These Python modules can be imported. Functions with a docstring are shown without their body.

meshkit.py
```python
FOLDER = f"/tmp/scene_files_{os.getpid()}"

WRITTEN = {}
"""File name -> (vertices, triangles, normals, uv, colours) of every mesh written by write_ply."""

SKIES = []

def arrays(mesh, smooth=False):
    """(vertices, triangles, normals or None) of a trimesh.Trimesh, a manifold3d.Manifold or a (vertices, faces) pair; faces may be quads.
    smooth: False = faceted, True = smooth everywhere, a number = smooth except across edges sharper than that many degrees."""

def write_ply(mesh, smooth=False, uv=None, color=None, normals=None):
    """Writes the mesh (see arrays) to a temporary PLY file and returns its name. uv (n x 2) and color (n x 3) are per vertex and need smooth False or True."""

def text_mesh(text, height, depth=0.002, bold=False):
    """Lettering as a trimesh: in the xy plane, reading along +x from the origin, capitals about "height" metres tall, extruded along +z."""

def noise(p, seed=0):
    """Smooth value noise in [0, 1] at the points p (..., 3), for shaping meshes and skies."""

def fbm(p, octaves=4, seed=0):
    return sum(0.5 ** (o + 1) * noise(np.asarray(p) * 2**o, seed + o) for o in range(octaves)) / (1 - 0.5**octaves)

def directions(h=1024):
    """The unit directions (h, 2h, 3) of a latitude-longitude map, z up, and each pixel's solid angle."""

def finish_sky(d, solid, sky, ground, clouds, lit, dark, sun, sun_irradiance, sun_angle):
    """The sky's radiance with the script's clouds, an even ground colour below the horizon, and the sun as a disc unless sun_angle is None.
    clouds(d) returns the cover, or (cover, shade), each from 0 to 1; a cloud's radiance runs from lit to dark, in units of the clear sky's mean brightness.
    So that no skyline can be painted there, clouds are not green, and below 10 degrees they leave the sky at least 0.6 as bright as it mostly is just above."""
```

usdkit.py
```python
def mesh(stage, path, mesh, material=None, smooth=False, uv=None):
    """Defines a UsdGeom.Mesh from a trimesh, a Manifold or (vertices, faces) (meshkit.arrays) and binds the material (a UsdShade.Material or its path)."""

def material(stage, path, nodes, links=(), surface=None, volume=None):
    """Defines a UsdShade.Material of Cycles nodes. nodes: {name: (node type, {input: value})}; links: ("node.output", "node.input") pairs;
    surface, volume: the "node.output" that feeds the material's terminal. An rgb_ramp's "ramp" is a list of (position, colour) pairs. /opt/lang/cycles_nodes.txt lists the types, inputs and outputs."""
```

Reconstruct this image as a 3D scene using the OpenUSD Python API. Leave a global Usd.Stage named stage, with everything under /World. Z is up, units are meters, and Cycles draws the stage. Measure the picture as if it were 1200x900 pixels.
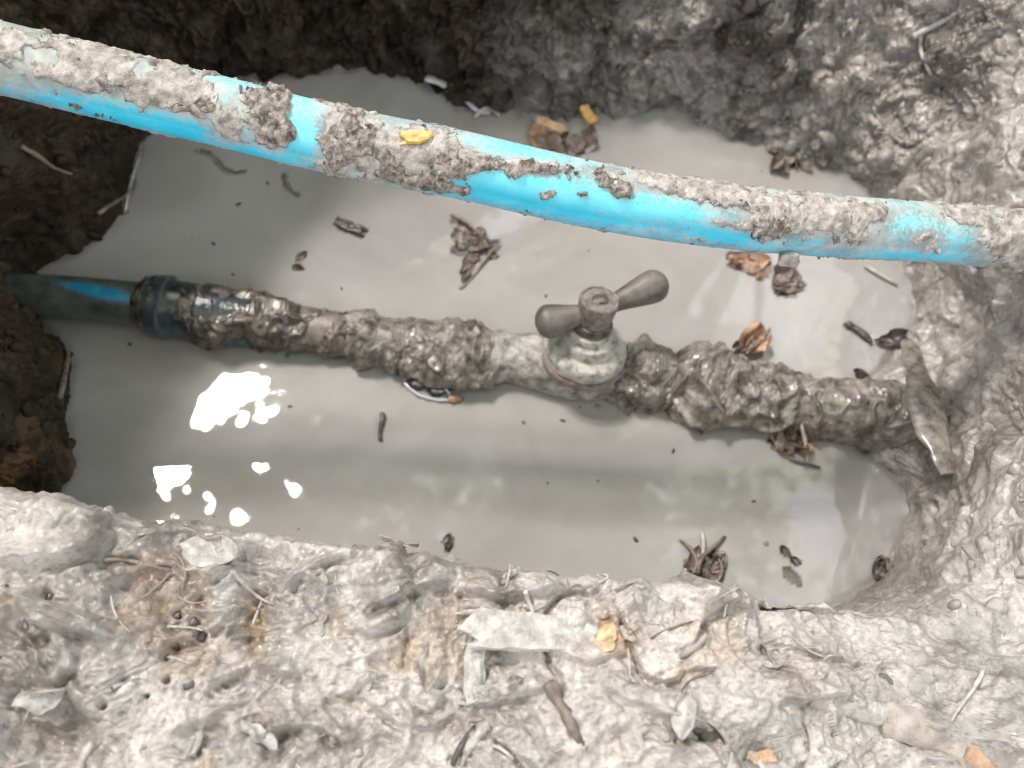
import math
import numpy as np
import trimesh
from scipy import ndimage
from scipy.spatial import cKDTree
from pxr import Usd, UsdGeom, UsdLux, UsdShade, Gf, Sdf, Vt
import usdkit

stage = Usd.Stage.CreateInMemory()
UsdGeom.Xform.Define(stage, '/World')
UsdGeom.Scope.Define(stage, '/World/Looks')

# ------------------------------------------------------------------ camera, sky, sun, exposure
PITCH = math.radians(25.0)
FPX = 942.0                                    # focal length in pixels of a 1200 wide picture
CAM = np.array([0.0, -0.48 * math.sin(PITCH), 0.48 * math.cos(PITCH)])
EXPOSURE = 4.8
SUN = np.array([-0.375, 0.375, 0.86]); SUN /= np.linalg.norm(SUN)
SUN_INTENSITY, SUN_ANGLE, SKY_STRENGTH = 0.40, 18.0, 0.05

cam = UsdGeom.Camera.Define(stage, '/World/camera')
cam.AddTranslateOp().Set(Gf.Vec3d(*CAM))
cam.AddRotateXOp().Set(math.degrees(PITCH))
cam.CreateHorizontalApertureAttr(36.0)
cam.CreateFocalLengthAttr(36.0 * FPX / 1200.0)
cam.CreateClippingRangeAttr(Gf.Vec2f(0.01, 1000.0))
cam.CreateFStopAttr(8.5)
cam.CreateFocusDistanceAttr(0.325)
cam.CreateExposureAttr(EXPOSURE)

sky_mat = usdkit.material(stage, '/World/Looks/sky_look', {
    'tc': ('texture_coordinate', {}),
    'sky': ('sky_texture', {'sky_type': 'single_scattering', 'sun_disc': False,
                            'sun_elevation': math.asin(SUN[2]), 'sun_rotation': math.atan2(SUN[0], SUN[1])}),
    'n': ('noise_texture', {'scale': 2.2, 'detail': 5.0, 'roughness': 0.55}),
    'r': ('rgb_ramp', {'ramp': [(0.30, (0.55, 0.55, 0.55)), (0.60, (1, 1, 1))]}),
    'm': ('mix_color', {'a': (0, 0, 0), 'b': (1.9, 1.9, 1.94), 'use_clamp': False}),
    'bg': ('background_shader', {'strength': SKY_STRENGTH}),
}, [('tc.generated', 'n.vector'), ('n.fac', 'r.fac'), ('r.color', 'm.fac'), ('sky.color', 'm.a'), ('m.result', 'bg.color')], surface='bg.background')
dome = UsdLux.DomeLight.Define(stage, '/World/sky')
UsdShade.MaterialBindingAPI.Apply(dome.GetPrim()).Bind(sky_mat)
dome.GetPrim().SetCustomDataByKey('kind', 'structure')

sun = UsdLux.DistantLight.Define(stage, '/World/sun')
sun.CreateIntensityAttr(SUN_INTENSITY); sun.CreateNormalizeAttr(True); sun.CreateAngleAttr(SUN_ANGLE)
sun.CreateColorAttr(Gf.Vec3f(1.0, 0.935, 0.905))
sun.AddTransformOp().Set(Gf.Matrix4d().SetRotate(Gf.Rotation(Gf.Vec3d(0, 0, 1), Gf.Vec3d(*map(float, SUN)))))

# ------------------------------------------------------------------ helpers
FWD = np.array([0, math.sin(PITCH), -math.cos(PITCH)])
UP = np.array([0, math.cos(PITCH), math.sin(PITCH)])
RIGHT = np.array([1.0, 0, 0])


def ray(px, py):
    return FWD + (px - 600.0) / FPX * RIGHT + (450.0 - py) / FPX * UP


def at(px, py, z=0.0):
    """The point at height z that the photograph shows at pixel px, py (of 1200 x 900)."""
    d = ray(px, py)
    return CAM + d * ((z - CAM[2]) / d[2])


def at_depth(px, py, depth):
    return CAM + ray(px, py) * depth


def pixel(p):
    q = np.asarray(p, float) - CAM
    w = q @ FWD
    return np.stack([600 + FPX * (q @ RIGHT) / w, 450 - FPX * (q @ UP) / w, w], -1)


_rs = np.random.RandomState(7)
_TAB = _rs.rand(64, 64, 64).astype(np.float32)


def N(p, scale, seed=0):
    """Smooth noise in 0..1 with features about 'scale' metres wide."""
    q = np.asarray(p, float) / (scale if np.ndim(scale) else float(scale)) + np.array([17.13, 5.71, 11.37]) * (seed + 1)
    i = np.floor(q); t = q - i
    q = i + t * t * t * (t * (t * 6 - 15) + 10)
    s = q.shape[:-1]
    return ndimage.map_coordinates(_TAB, q.reshape(-1, 3).T, order=1, mode='grid-wrap').reshape(s)


def F(p, scale, octv=4, seed=0, gain=0.5):
    a, tot, out = 1.0, 0.0, 0
    for o in range(octv):
        out = out + a * N(p, scale / 2 ** o, seed + 3 * o); tot += a; a *= gain
    return out / tot


def ridged(p, scale, seed=0):
    return 1 - np.abs(2 * N(p, scale, seed) - 1)


def smooth(a, b, x):
    t = np.clip((x - a) / (b - a), 0, 1)
    return t * t * (3 - 2 * t)


def lumps(p, spacing, seed=0, radius=0.62):
    """Rounded lumps (0..1) of about 'spacing' metres, scattered through space, and a random value per lump."""
    p = np.asarray(p, float); flat = p.reshape(-1, 3)
    lo, hi = flat.min(0) - spacing, flat.max(0) + spacing
    n = np.maximum(np.ceil((hi - lo) / spacing).astype(int), 1)
    g = np.stack(np.meshgrid(*[np.arange(k) for k in n], indexing='ij'), -1).reshape(-1, 3)
    rs = np.random.RandomState(100 + seed)
    pts = lo + (g + rs.rand(len(g), 3)) * spacing
    size = 0.55 + 0.75 * rs.rand(len(g))
    d, i = cKDTree(pts).query(flat, k=1)
    q = np.clip(1 - (d / (radius * spacing * size[i])) ** 2, 0, 1)
    return np.sqrt(q).reshape(p.shape[:-1]), rs.rand(len(g))[i].reshape(p.shape[:-1])


_taken = {}


def path_for(name, parent='/World'):
    base = f'{parent}/{name}'
    k = _taken.get(base, 0); _taken[base] = k + 1
    return base if k == 0 else f'{base}_{k:03d}'


def tag(prim, label=None, category=None, group=None, kind=None):
    prim = prim.GetPrim() if hasattr(prim, 'GetPrim') else prim
    for k, v in (('label', label), ('category', category), ('group', group), ('kind', kind)):
        if v:
            prim.SetCustomDataByKey(k, v)
    return prim


def thing(name, label=None, category=None, loc=(0, 0, 0), group=None, kind=None):
    x = UsdGeom.Xform.Define(stage, path_for(name))
    x.AddTranslateOp().Set(Gf.Vec3d(*map(float, loc)))
    tag(x, label, category, group, kind)
    return x.GetPrim()


def part(name, mesh, mat, parent=None, smoothing=35, attr=None, label=None):
    """One Mesh prim; parent is a thing's prim (mesh given in world coordinates)."""
    p = path_for(name, str(parent.GetPath()) if parent is not None else '/World')
    if isinstance(mesh, trimesh.Trimesh):
        v, f = np.array(mesh.vertices), np.array(mesh.faces)
    else:
        v, f = np.asarray(mesh[0], float), np.asarray(mesh[1], int)
    if parent is not None:
        off = parent.GetCustomDataByKey('_') or None
        x = UsdGeom.Xformable(parent)
        m = x.ComputeLocalToWorldTransform(Usd.TimeCode.Default())
        v = v - np.array(m.ExtractTranslation())
    g = usdkit.mesh(stage, p, (v, f), mat, smooth=True if attr is not None else smoothing)
    if attr is not None:
        pv = UsdGeom.PrimvarsAPI(g).CreatePrimvar('paint', Sdf.ValueTypeNames.Color3fArray, 'vertex')
        pv.Set(Vt.Vec3fArray.FromNumpy(np.asarray(attr, np.float32)))
    if label:
        g.GetPrim().SetCustomDataByKey('label', label)
    return g.GetPrim()


def grid_faces(nu, nv, close_u=False, close_v=False):
    i = np.arange(nu if close_u else nu - 1)[:, None]; j = np.arange(nv if close_v else nv - 1)[None, :]
    a = i * nv + j; b = ((i + 1) % nu) * nv + j; c = ((i + 1) % nu) * nv + (j + 1) % nv; d = i * nv + (j + 1) % nv
    return np.stack([a, b, c, d], -1).reshape(-1, 4)


def tri(q):
    return np.vstack([q[:, [0, 1, 2]], q[:, [0, 2, 3]]])


def spline(pts, n):
    from scipy.interpolate import CubicSpline
    pts = np.asarray(pts, float)
    pts = pts[np.r_[True, np.linalg.norm(np.diff(pts, axis=0), axis=1) > 1e-6]]
    if len(pts) < 2:
        pts = np.stack([pts[0], pts[0] + [0.002, 0, 0]])
    s = np.r_[0, np.cumsum(np.linalg.norm(np.diff(pts, axis=0), axis=1))]
    return CubicSpline(s, pts)(np.linspace(0, s[-1], n))


def frames(c):
    t = np.gradient(c, axis=0); t /= np.linalg.norm(t, axis=1, keepdims=True)
    ref = np.array([0, 0, 1.0]) if np.abs(t[:, 2]).mean() < 0.8 else np.array([1.0, 0, 0])
    a = np.cross(t, ref); a /= np.linalg.norm(a, axis=1, keepdims=True)
    b = np.cross(a, t)
    return t, a, b


def tube(c, r, sides=10, rough=0.0, seed=0, caps=True, flat=1.0, power=1.0):
    """A tapered, slightly uneven stick along the points c."""
    c = np.asarray(c, float); n = len(c)
    t, a, b = frames(c)
    r = np.broadcast_to(r, (n,)).astype(float)
    ang = np.arange(sides) * 2 * np.pi / sides
    dirs = np.cos(ang)[None, :, None] * a[:, None] + flat * np.sin(ang)[None, :, None] * b[:, None]
    v = c[:, None] + r[:, None, None] * dirs
    if rough:
        rr = r.mean()
        k = 1 + rough * 2 * (F(v, rr * 2.2, 2, seed) - 0.5)
        v = c[:, None] + (v - c[:, None]) * k[..., None]
    f = tri(grid_faces(n, sides, close_v=True))
    v = v.reshape(-1, 3)
    if caps:
        m = len(v); v = np.vstack([v, c[0], c[-1]])
        j = np.arange(sides); k = (j + 1) % sides
        f = np.vstack([f, np.stack([np.full(sides, m), k, j], 1), np.stack([np.full(sides, m + 1), (n - 1) * sides + j, (n - 1) * sides + k], 1)])
    mesh = trimesh.Trimesh(v, f, process=False)
    if mesh.volume < 0:
        mesh.invert()
    return mesh


def lathe(profile, axis, origin, sides=48, rough=0.0, seed=0):
    """profile: (r, h) pairs; axis: unit direction."""
    axis = np.asarray(axis, float) / np.linalg.norm(axis)
    a = np.cross(axis, [0.0, 1.0, 0.0]); a /= np.linalg.norm(a); b = np.cross(axis, a)
    prof = np.asarray(profile, float); ang = np.arange(sides) * 2 * np.pi / sides
    v = np.asarray(origin)[None, None] + prof[:, 1, None, None] * axis + prof[:, 0, None, None] * (np.cos(ang)[None, :, None] * a + np.sin(ang)[None, :, None] * b)
    if rough:
        rad = v - (np.asarray(origin) + prof[:, 1, None, None] * axis)
        v = v + rad / (np.linalg.norm(rad, axis=-1, keepdims=True) + 1e-9) * ((F(v, 0.006, 3, seed) - 0.5) * rough)[..., None]
    m = trimesh.Trimesh(v.reshape(-1, 3), tri(grid_faces(len(prof), sides, close_v=True)), process=False)
    if m.volume < 0:
        m.invert()
    return m


def blob(center, radii, seed=0, amp=0.25, sub=2, rot=None, scale=0.8, crumb=0.0):
    m = trimesh.creation.icosphere(sub, 1.0)
    v = np.array(m.vertices); off = np.array([seed * 1.7, seed * 0.31, seed * 2.9])
    k = 1 + amp * 2 * (F(v + off, scale, 3, seed % 13) - 0.5)
    if crumb:                                                        # broken soil: flat facets with a rough skin
        rs = np.random.RandomState(seed)
        d = rs.normal(size=(9, 3)); d /= np.linalg.norm(d, axis=1, keepdims=True)
        h = rs.uniform(.5, .95, 9)
        t = (h / np.maximum(v @ d.T, 1e-3)); t[v @ d.T <= 0] = 9
        k = k * np.minimum(1, t.min(1)) + crumb * .22 * (F(v + off, .35, 2, 3) - .5)
    v = v * k[:, None] * np.asarray(radii)
    if rot is not None:
        v = v @ trimesh.transformations.euler_matrix(*rot)[:3, :3].T
    return trimesh.Trimesh(v + np.asarray(center), m.faces, process=False)


def basis_on(n, spin):
    n = np.asarray(n, float) / np.linalg.norm(n)
    a = np.cross([0, 1.0, 0], n); a /= np.linalg.norm(a); b = np.cross(n, a)
    c, s = math.cos(spin), math.sin(spin)
    return np.stack([c * a + s * b, -s * a + c * b, n])            # rows: along, across, up


def leaf(center, length, width, spin, n=(0, 0, 1), curl=0.25, cup=0.2, seed=0, thick=0.0004, ragged=0.1, pointed=1.0, fold=0.0):
    """A curved blade with a midrib, given real thickness."""
    rs = np.random.RandomState(seed); nu, nv = 22, 11
    u = np.linspace(0, 1, nu)[:, None]; w = np.linspace(-1, 1, nv)[None]
    half = np.sin(np.pi * np.clip(u, 0.0, 1) ** (0.75 + 0.25 * pointed)) ** (0.45 + 0.25 * pointed) * 0.5 * width
    half = half * (1 + ragged * 2 * (N(np.stack([u * 5 + 0 * w, 0 * u + np.sign(w) * 2, 0 * u + 0 * w + seed], -1), 1.0, seed) - 0.5))
    x = (u - 0.5) * length + 0 * w; y = half * w
    z = curl * length * ((u - 0.5) ** 2 * 2 - 0.2) + .5 * cup * width * (w ** 2 - 0.3) * np.sin(np.pi * u) + .12 * width * np.sin(5 * u + 3 * w + seed) + fold * length * np.maximum(u - 0.6, 0)
    pts = np.stack([x, y, z], -1)
    pts[..., 2] += (F(pts + seed * 0.37, width * 0.55, 2, seed % 9) - 0.5) * width * 0.28
    pts[..., 2] += 0.012 * width * (np.abs(w) < 0.12)
    B = basis_on(n, spin)
    P = pts.reshape(-1, 3)
    top = np.asarray(center) + P @ B; bot = top - B[2] * thick
    f = tri(grid_faces(nu, nv)); m = len(top)
    edge = np.r_[np.arange(nv), nv - 1 + nv * np.arange(1, nu), nu * nv - 2 - np.arange(nv - 1), nv * np.arange(nu - 2, 0, -1)]
    e2 = np.roll(edge, -1)
    f = np.vstack([f, f[:, ::-1] + m, np.stack([edge, edge + m, e2], 1), np.stack([e2, edge + m, e2 + m], 1)])
    mesh = trimesh.Trimesh(np.vstack([top, bot]), f, process=False)
    if mesh.volume < 0:
        mesh.invert()
    return mesh


def chip(center, size, spin, n=(0, 0, 1), seed=0, jag=0.18):
    """A splinter or wood chip: a rough slab with broken ends."""
    nx, ny = 12, 6
    L, W, T = size; B = basis_on(n, spin)
    m = trimesh.creation.box((1, 1, 1)).subdivide().subdivide().subdivide()
    if L > .015:
        m = m.subdivide()
    v = np.array(m.vertices)
    off = np.array([seed * 1.3, seed * 0.7, seed * 0.2])
    end = (np.abs(v[:, 0]) > 0.49) * np.sign(v[:, 0]) * (N(np.stack([v[:, 0] * 0, v[:, 1] * 3, v[:, 2]], 1) + off, 0.5, 3) - 0.5) * jag * 1.6
    v[:, 0] += end
    v[:, 1] *= 1 + jag * 2 * (N(np.stack([v[:, 0] * 2, v[:, 1] * 0 + np.sign(v[:, 1]), v[:, 2] * 0], 1) + off, 0.6, 4) - 0.5)
    v[:, 2] += (N(np.stack([v[:, 0] * 2, v[:, 1] * 2, v[:, 2] * 0], 1) + off, 0.5, 5) - 0.5) * 0.5
    w = v * [L, W, T]
    w[:, 2] += (F(w + off, .006, 3, 6) - .5) * T * .5; w[:, 1] += (F(w + off, .007, 3, 8) - .5) * W * .22
    return trimesh.Trimesh(np.asarray(center) + w @ B, m.faces, process=False)


cat = trimesh.util.concatenate

# ------------------------------------------------------------------ materials
def M(name, nodes, links, surface):
    return usdkit.material(stage, f'/World/Looks/{name}', nodes, links, surface=surface)


def simple(name, c1, c2, scale=120.0, rough=(0.35, 0.6), bump=0.35, bscale=900.0, bdist=0.0006, spec=0.5, metallic=0.0, detail=5.0, rmp=(0.35, 0.65), translucent=None, coat=0.0):
    nodes = {
        'g': ('geometry', {}),
        'n1': ('noise_texture', {'scale': scale, 'detail': detail, 'roughness': 0.62}),
        'r1': ('rgb_ramp', {'ramp': [(rmp[0], c1), (rmp[1], c2)]}),
        'n2': ('noise_texture', {'scale': bscale, 'detail': 4.0, 'roughness': 0.6}),
        'r2': ('rgb_ramp', {'ramp': [(0.3, (rough[0],) * 3), (0.7, (rough[1],) * 3)]}),
        'b': ('bump', {'strength': bump, 'distance': bdist}),
        'p': ('principled_bsdf', {'specular_ior_level': spec, 'metallic': metallic, 'coat_weight': coat, 'coat_roughness': 0.12}),
    }
    links = [('g.position', 'n1.vector'), ('g.position', 'n2.vector'), ('n1.fac', 'r1.fac'), ('n1.fac', 'r2.fac'), ('n2.fac', 'b.height'),
             ('r1.color', 'p.base_color'), ('r2.color', 'p.roughness'), ('b.normal', 'p.normal')]
    out = 'p.BSDF'
    if translucent:
        nodes['t'] = ('translucent_bsdf', {'color': translucent}); nodes['mx'] = ('mix_closure', {'fac': 0.45})
        links += [('p.BSDF', 'mx.closure1'), ('t.BSDF', 'mx.closure2')]; out = 'mx.closure'
    return M(name, nodes, links, out)


def soil(name, pale, mid, dark):
    """Wet clay. The mesh attribute 'paint' says where the soil is peaty with some shade painted in (r), rust stained (g) and wet (b)."""
    nodes = {
        'g': ('geometry', {}), 'a': ('attribute', {'attribute': 'paint'}), 's': ('separate_color', {}),
        'n1': ('noise_texture', {'scale': 38.0, 'detail': 7.0, 'roughness': 0.66, 'distortion': 0.6}),
        'r1': ('rgb_ramp', {'ramp': [(0.33, dark), (0.46, mid), (0.62, pale)]}),
        'n3': ('noise_texture', {'scale': 420.0, 'detail': 4.0, 'roughness': 0.7}),
        'r3': ('rgb_ramp', {'ramp': [(0.34, (0.64, 0.61, 0.58)), (0.48, (0.97, 0.96, 0.95)), (0.70, (1.12, 1.11, 1.10))]}),
        'm1': ('mix_color', {'blend_type': 'multiply', 'fac': 1.0, 'use_clamp': False}),
        'peat_shade': ('rgb_ramp', {'ramp': [(0.35, (0.010, 0.007, 0.004)), (0.55, (0.024, 0.017, 0.010)), (0.72, (0.060, 0.044, 0.027))]}),
        'm2': ('mix_color', {'blend_type': 'mix'}),
        'rust': ('rgb_ramp', {'ramp': [(0.35, (0.16, 0.085, 0.03)), (0.65, (0.42, 0.24, 0.10))]}),
        'm3': ('mix_color', {'blend_type': 'mix'}),
        'n2': ('noise_texture', {'scale': 1300.0, 'detail': 3.0, 'roughness': 0.6}),
        'n5': ('noise_texture', {'scale': 330.0, 'detail': 5.0, 'roughness': 0.68}),
        'hs': ('math', {'math_type': 'multiply_add', 'value2': 1.6}),
        'b': ('bump', {'strength': 0.6, 'distance': 0.0006}),
        'n4': ('noise_texture', {'scale': 60.0, 'detail': 3.0}),
        'rr': ('map_range', {'from_min': 0.3, 'from_max': 0.7, 'to_min': 0.22, 'to_max': 0.52}),
        'rw': ('math', {'math_type': 'multiply', 'value2': -0.16}),
        'rs': ('math', {'math_type': 'add', 'use_clamp': True}),
        'cw': ('math', {'math_type': 'multiply_add', 'value2': 0.5, 'value3': 0.45}), 'ip': ('math', {'math_type': 'multiply_add', 'value2': -0.8, 'value3': 1.0}), 'cq': ('math', {'math_type': 'multiply'}),
        'sp': ('math', {'math_type': 'multiply_add', 'value2': -0.5, 'value3': 0.6}), 'wd': ('math', {'math_type': 'multiply_add', 'value2': -0.34, 'value3': 1.0}), 'm4': ('mix_color', {'blend_type': 'multiply', 'fac': 1.0, 'use_clamp': False}),
        'p': ('principled_bsdf', {'coat_roughness': 0.14}),
    }
    links = [('a.color', 's.color'), ('g.position', 'n1.vector'), ('g.position', 'n2.vector'), ('g.position', 'n3.vector'), ('g.position', 'n4.vector'),
             ('n1.fac', 'r1.fac'), ('n3.fac', 'r3.fac'), ('r1.color', 'm1.a'), ('r3.color', 'm1.b'),
             ('n1.fac', 'peat_shade.fac'), ('s.r', 'm2.fac'), ('m1.result', 'm2.a'), ('peat_shade.color', 'm2.b'),
             ('n3.fac', 'rust.fac'), ('s.g', 'm3.fac'), ('m2.result', 'm3.a'), ('rust.color', 'm3.b'),
             ('s.r', 'sp.value1'), ('sp.value', 'p.specular_ior_level'), ('s.b', 'wd.value1'), ('m3.result', 'm4.a'), ('wd.value', 'm4.b'), ('m4.result', 'p.base_color'), ('g.position', 'n5.vector'), ('n5.fac', 'hs.value1'), ('n2.fac', 'hs.value3'), ('hs.value', 'b.height'), ('b.normal', 'p.normal'),
             ('n4.fac', 'rr.value'), ('s.b', 'rw.value1'), ('rr.result', 'rs.value1'), ('rw.value', 'rs.value2'), ('rs.value', 'p.roughness'), ('s.b', 'cw.value1'), ('s.r', 'ip.value1'), ('cw.value', 'cq.value1'), ('ip.value', 'cq.value2'), ('cq.value', 'p.coat_weight'), ('b.normal', 'p.coat_normal')]
    return M(name, nodes, links, 'p.BSDF')


SOIL = soil('clay_soil', (0.425, 0.390, 0.358), (0.300, 0.270, 0.243), (0.150, 0.125, 0.104))
CRUST = simple('pipe_mud', (0.13, 0.105, 0.085), (0.40, 0.365, 0.325), 210.0, (0.35, 0.7), 0.7, 1300.0, 0.0008)
CRUST_CLOT = simple('pipe_clot', (0.050, 0.037, 0.029), (0.34, 0.295, 0.255), 330.0, (0.3, 0.6), 0.8, 1400.0, 0.0010, rmp=(0.36, 0.66))
CRUST_WET = simple('wet_pipe_mud', (0.052, 0.041, 0.032), (0.225, 0.196, 0.167), 150.0, (0.2, 0.5), 0.6, 1000.0, 0.0007, coat=0.45)
CRUST_DARK = simple('dark_pipe_mud', (0.018, 0.014, 0.010), (0.085, 0.067, 0.050), 130.0, (0.16, 0.45), 0.55, 900.0, 0.0007, coat=0.5)
CLOD = simple('clod_clay', (0.20, 0.175, 0.15), (0.38, 0.35, 0.31), 90.0, (0.25, 0.6), 0.6, 900.0, 0.0008)
CLOD_DARK = simple('clod_peat', (0.014, 0.010, 0.006), (0.055, 0.041, 0.027), 90.0, (0.3, 0.65), 0.6, 900.0, 0.0008)
PALE = simple('pale_clay', (0.25, 0.228, 0.205), (0.46, 0.432, 0.40), 220.0, (0.3, 0.55), 0.8, 1000.0, 0.0010)
LEAF_CLAY = simple('clay_coated_leaf', (0.25, 0.23, 0.21), (0.45, 0.425, 0.40), 260.0, (0.3, 0.55), 0.8, 1000.0, 0.0010)
LEAF_BROWN = simple('dead_leaf', (0.060, 0.042, 0.031), (0.18, 0.130, 0.100), 260.0, (0.3, 0.55), 0.4, 700.0, 0.0005)
LEAF_PURPLE = simple('purple_brown_leaf', (0.080, 0.058, 0.053), (0.235, 0.185, 0.170), 260.0, (0.3, 0.55), 0.4, 700.0, 0.0005)
LEAF_ORANGE = simple('orange_leaf', (0.17, 0.085, 0.045), (0.38, 0.235, 0.145), 220.0, (0.35, 0.6), 0.4, 700.0, 0.0005)
WOOD_DARK = simple('wet_dark_wood', (0.020, 0.016, 0.013), (0.075, 0.06, 0.05), 200.0, (0.2, 0.5), 0.5, 800.0, 0.0005)
WOOD_YELLOW = simple('fresh_wood_chip', (0.40, 0.22, 0.06), (0.62, 0.38, 0.12), 200.0, (0.4, 0.6), 0.4, 700.0, 0.0005)
WOOD_TAN = simple('tan_wood', (0.30, 0.20, 0.11), (0.52, 0.38, 0.22), 160.0, (0.4, 0.6), 0.4, 700.0, 0.0005)
WOOD_ORANGE = simple('orange_wood', (0.22, 0.115, 0.06), (0.42, 0.28, 0.18), 220.0, (0.35, 0.6), 0.4, 700.0, 0.0005)
WOOD_PINK = simple('pinkish_wood', (0.20, 0.160, 0.130), (0.36, 0.315, 0.275), 160.0, (0.3, 0.55), 0.7, 700.0, 0.0008)
ROOT = simple('pale_root', (0.22, 0.20, 0.178), (0.42, 0.39, 0.355), 260.0, (0.35, 0.6), 0.4, 900.0, 0.0004)
ROOT_DARK = simple('brown_root', (0.06, 0.045, 0.032), (0.19, 0.15, 0.11), 200.0, (0.3, 0.6), 0.4, 900.0, 0.0004)
BARK = simple('tree_bark', (0.06, 0.05, 0.04), (0.16, 0.13, 0.10), 9.0, (0.7, 0.9), 0.6, 30.0, 0.02)
FOLIAGE = simple('tree_leaf', (0.045, 0.085, 0.022), (0.10, 0.15, 0.045), 1.5, (0.4, 0.6), 0.1, 40.0, 0.005, translucent=(0.55, 0.61, 0.42))
IRON = simple('old_iron', (0.07, 0.052, 0.042), (0.20, 0.165, 0.14), 160.0, (0.25, 0.55), 0.5, 900.0, 0.0005)
BRASS = simple('tarnished_brass', (0.072, 0.062, 0.053), (0.155, 0.136, 0.120), 90.0, (0.42, 0.62), 0.7, 700.0, 0.0005, metallic=0.35)
HUB = simple('pitted_brass', (0.085, 0.070, 0.060), (0.225, 0.192, 0.172), 260.0, (0.35, 0.6), 0.6, 900.0, 0.0006, metallic=0.2)
STEM = simple('dark_brass', (0.035, 0.028, 0.023), (0.13, 0.11, 0.09), 200.0, (0.3, 0.6), 0.5, 900.0, 0.0005, metallic=0.3)
CAP = simple('limescaled_brass', (0.10, 0.089, 0.070), (0.39, 0.365, 0.325), 200.0, (0.45, 0.75), 0.7, 1100.0, 0.0009, rmp=(0.30, 0.54))
WASHER = simple('red_washer', (0.10, 0.075, 0.064), (0.26, 0.195, 0.178), 200.0, (0.45, 0.7), 0.4, 900.0, 0.0005)
VALVE = simple('scaled_valve_body', (0.10, 0.088, 0.074), (0.36, 0.34, 0.31), 150.0, (0.25, 0.5), 0.6, 800.0, 0.0008)
BLACK_PLASTIC = simple('wet_black_plastic', (0.012, 0.016, 0.018), (0.04, 0.05, 0.052), 120.0, (0.08, 0.25), 0.35, 300.0, 0.0015)
PIT_SHADE = simple('pit_shade', (0.05, 0.045, 0.045), (0.15, 0.135, 0.125), 250.0, (0.25, 0.5), 0.4, 900.0, 0.0004)  # dark tone stands for the shade inside small pits

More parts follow.
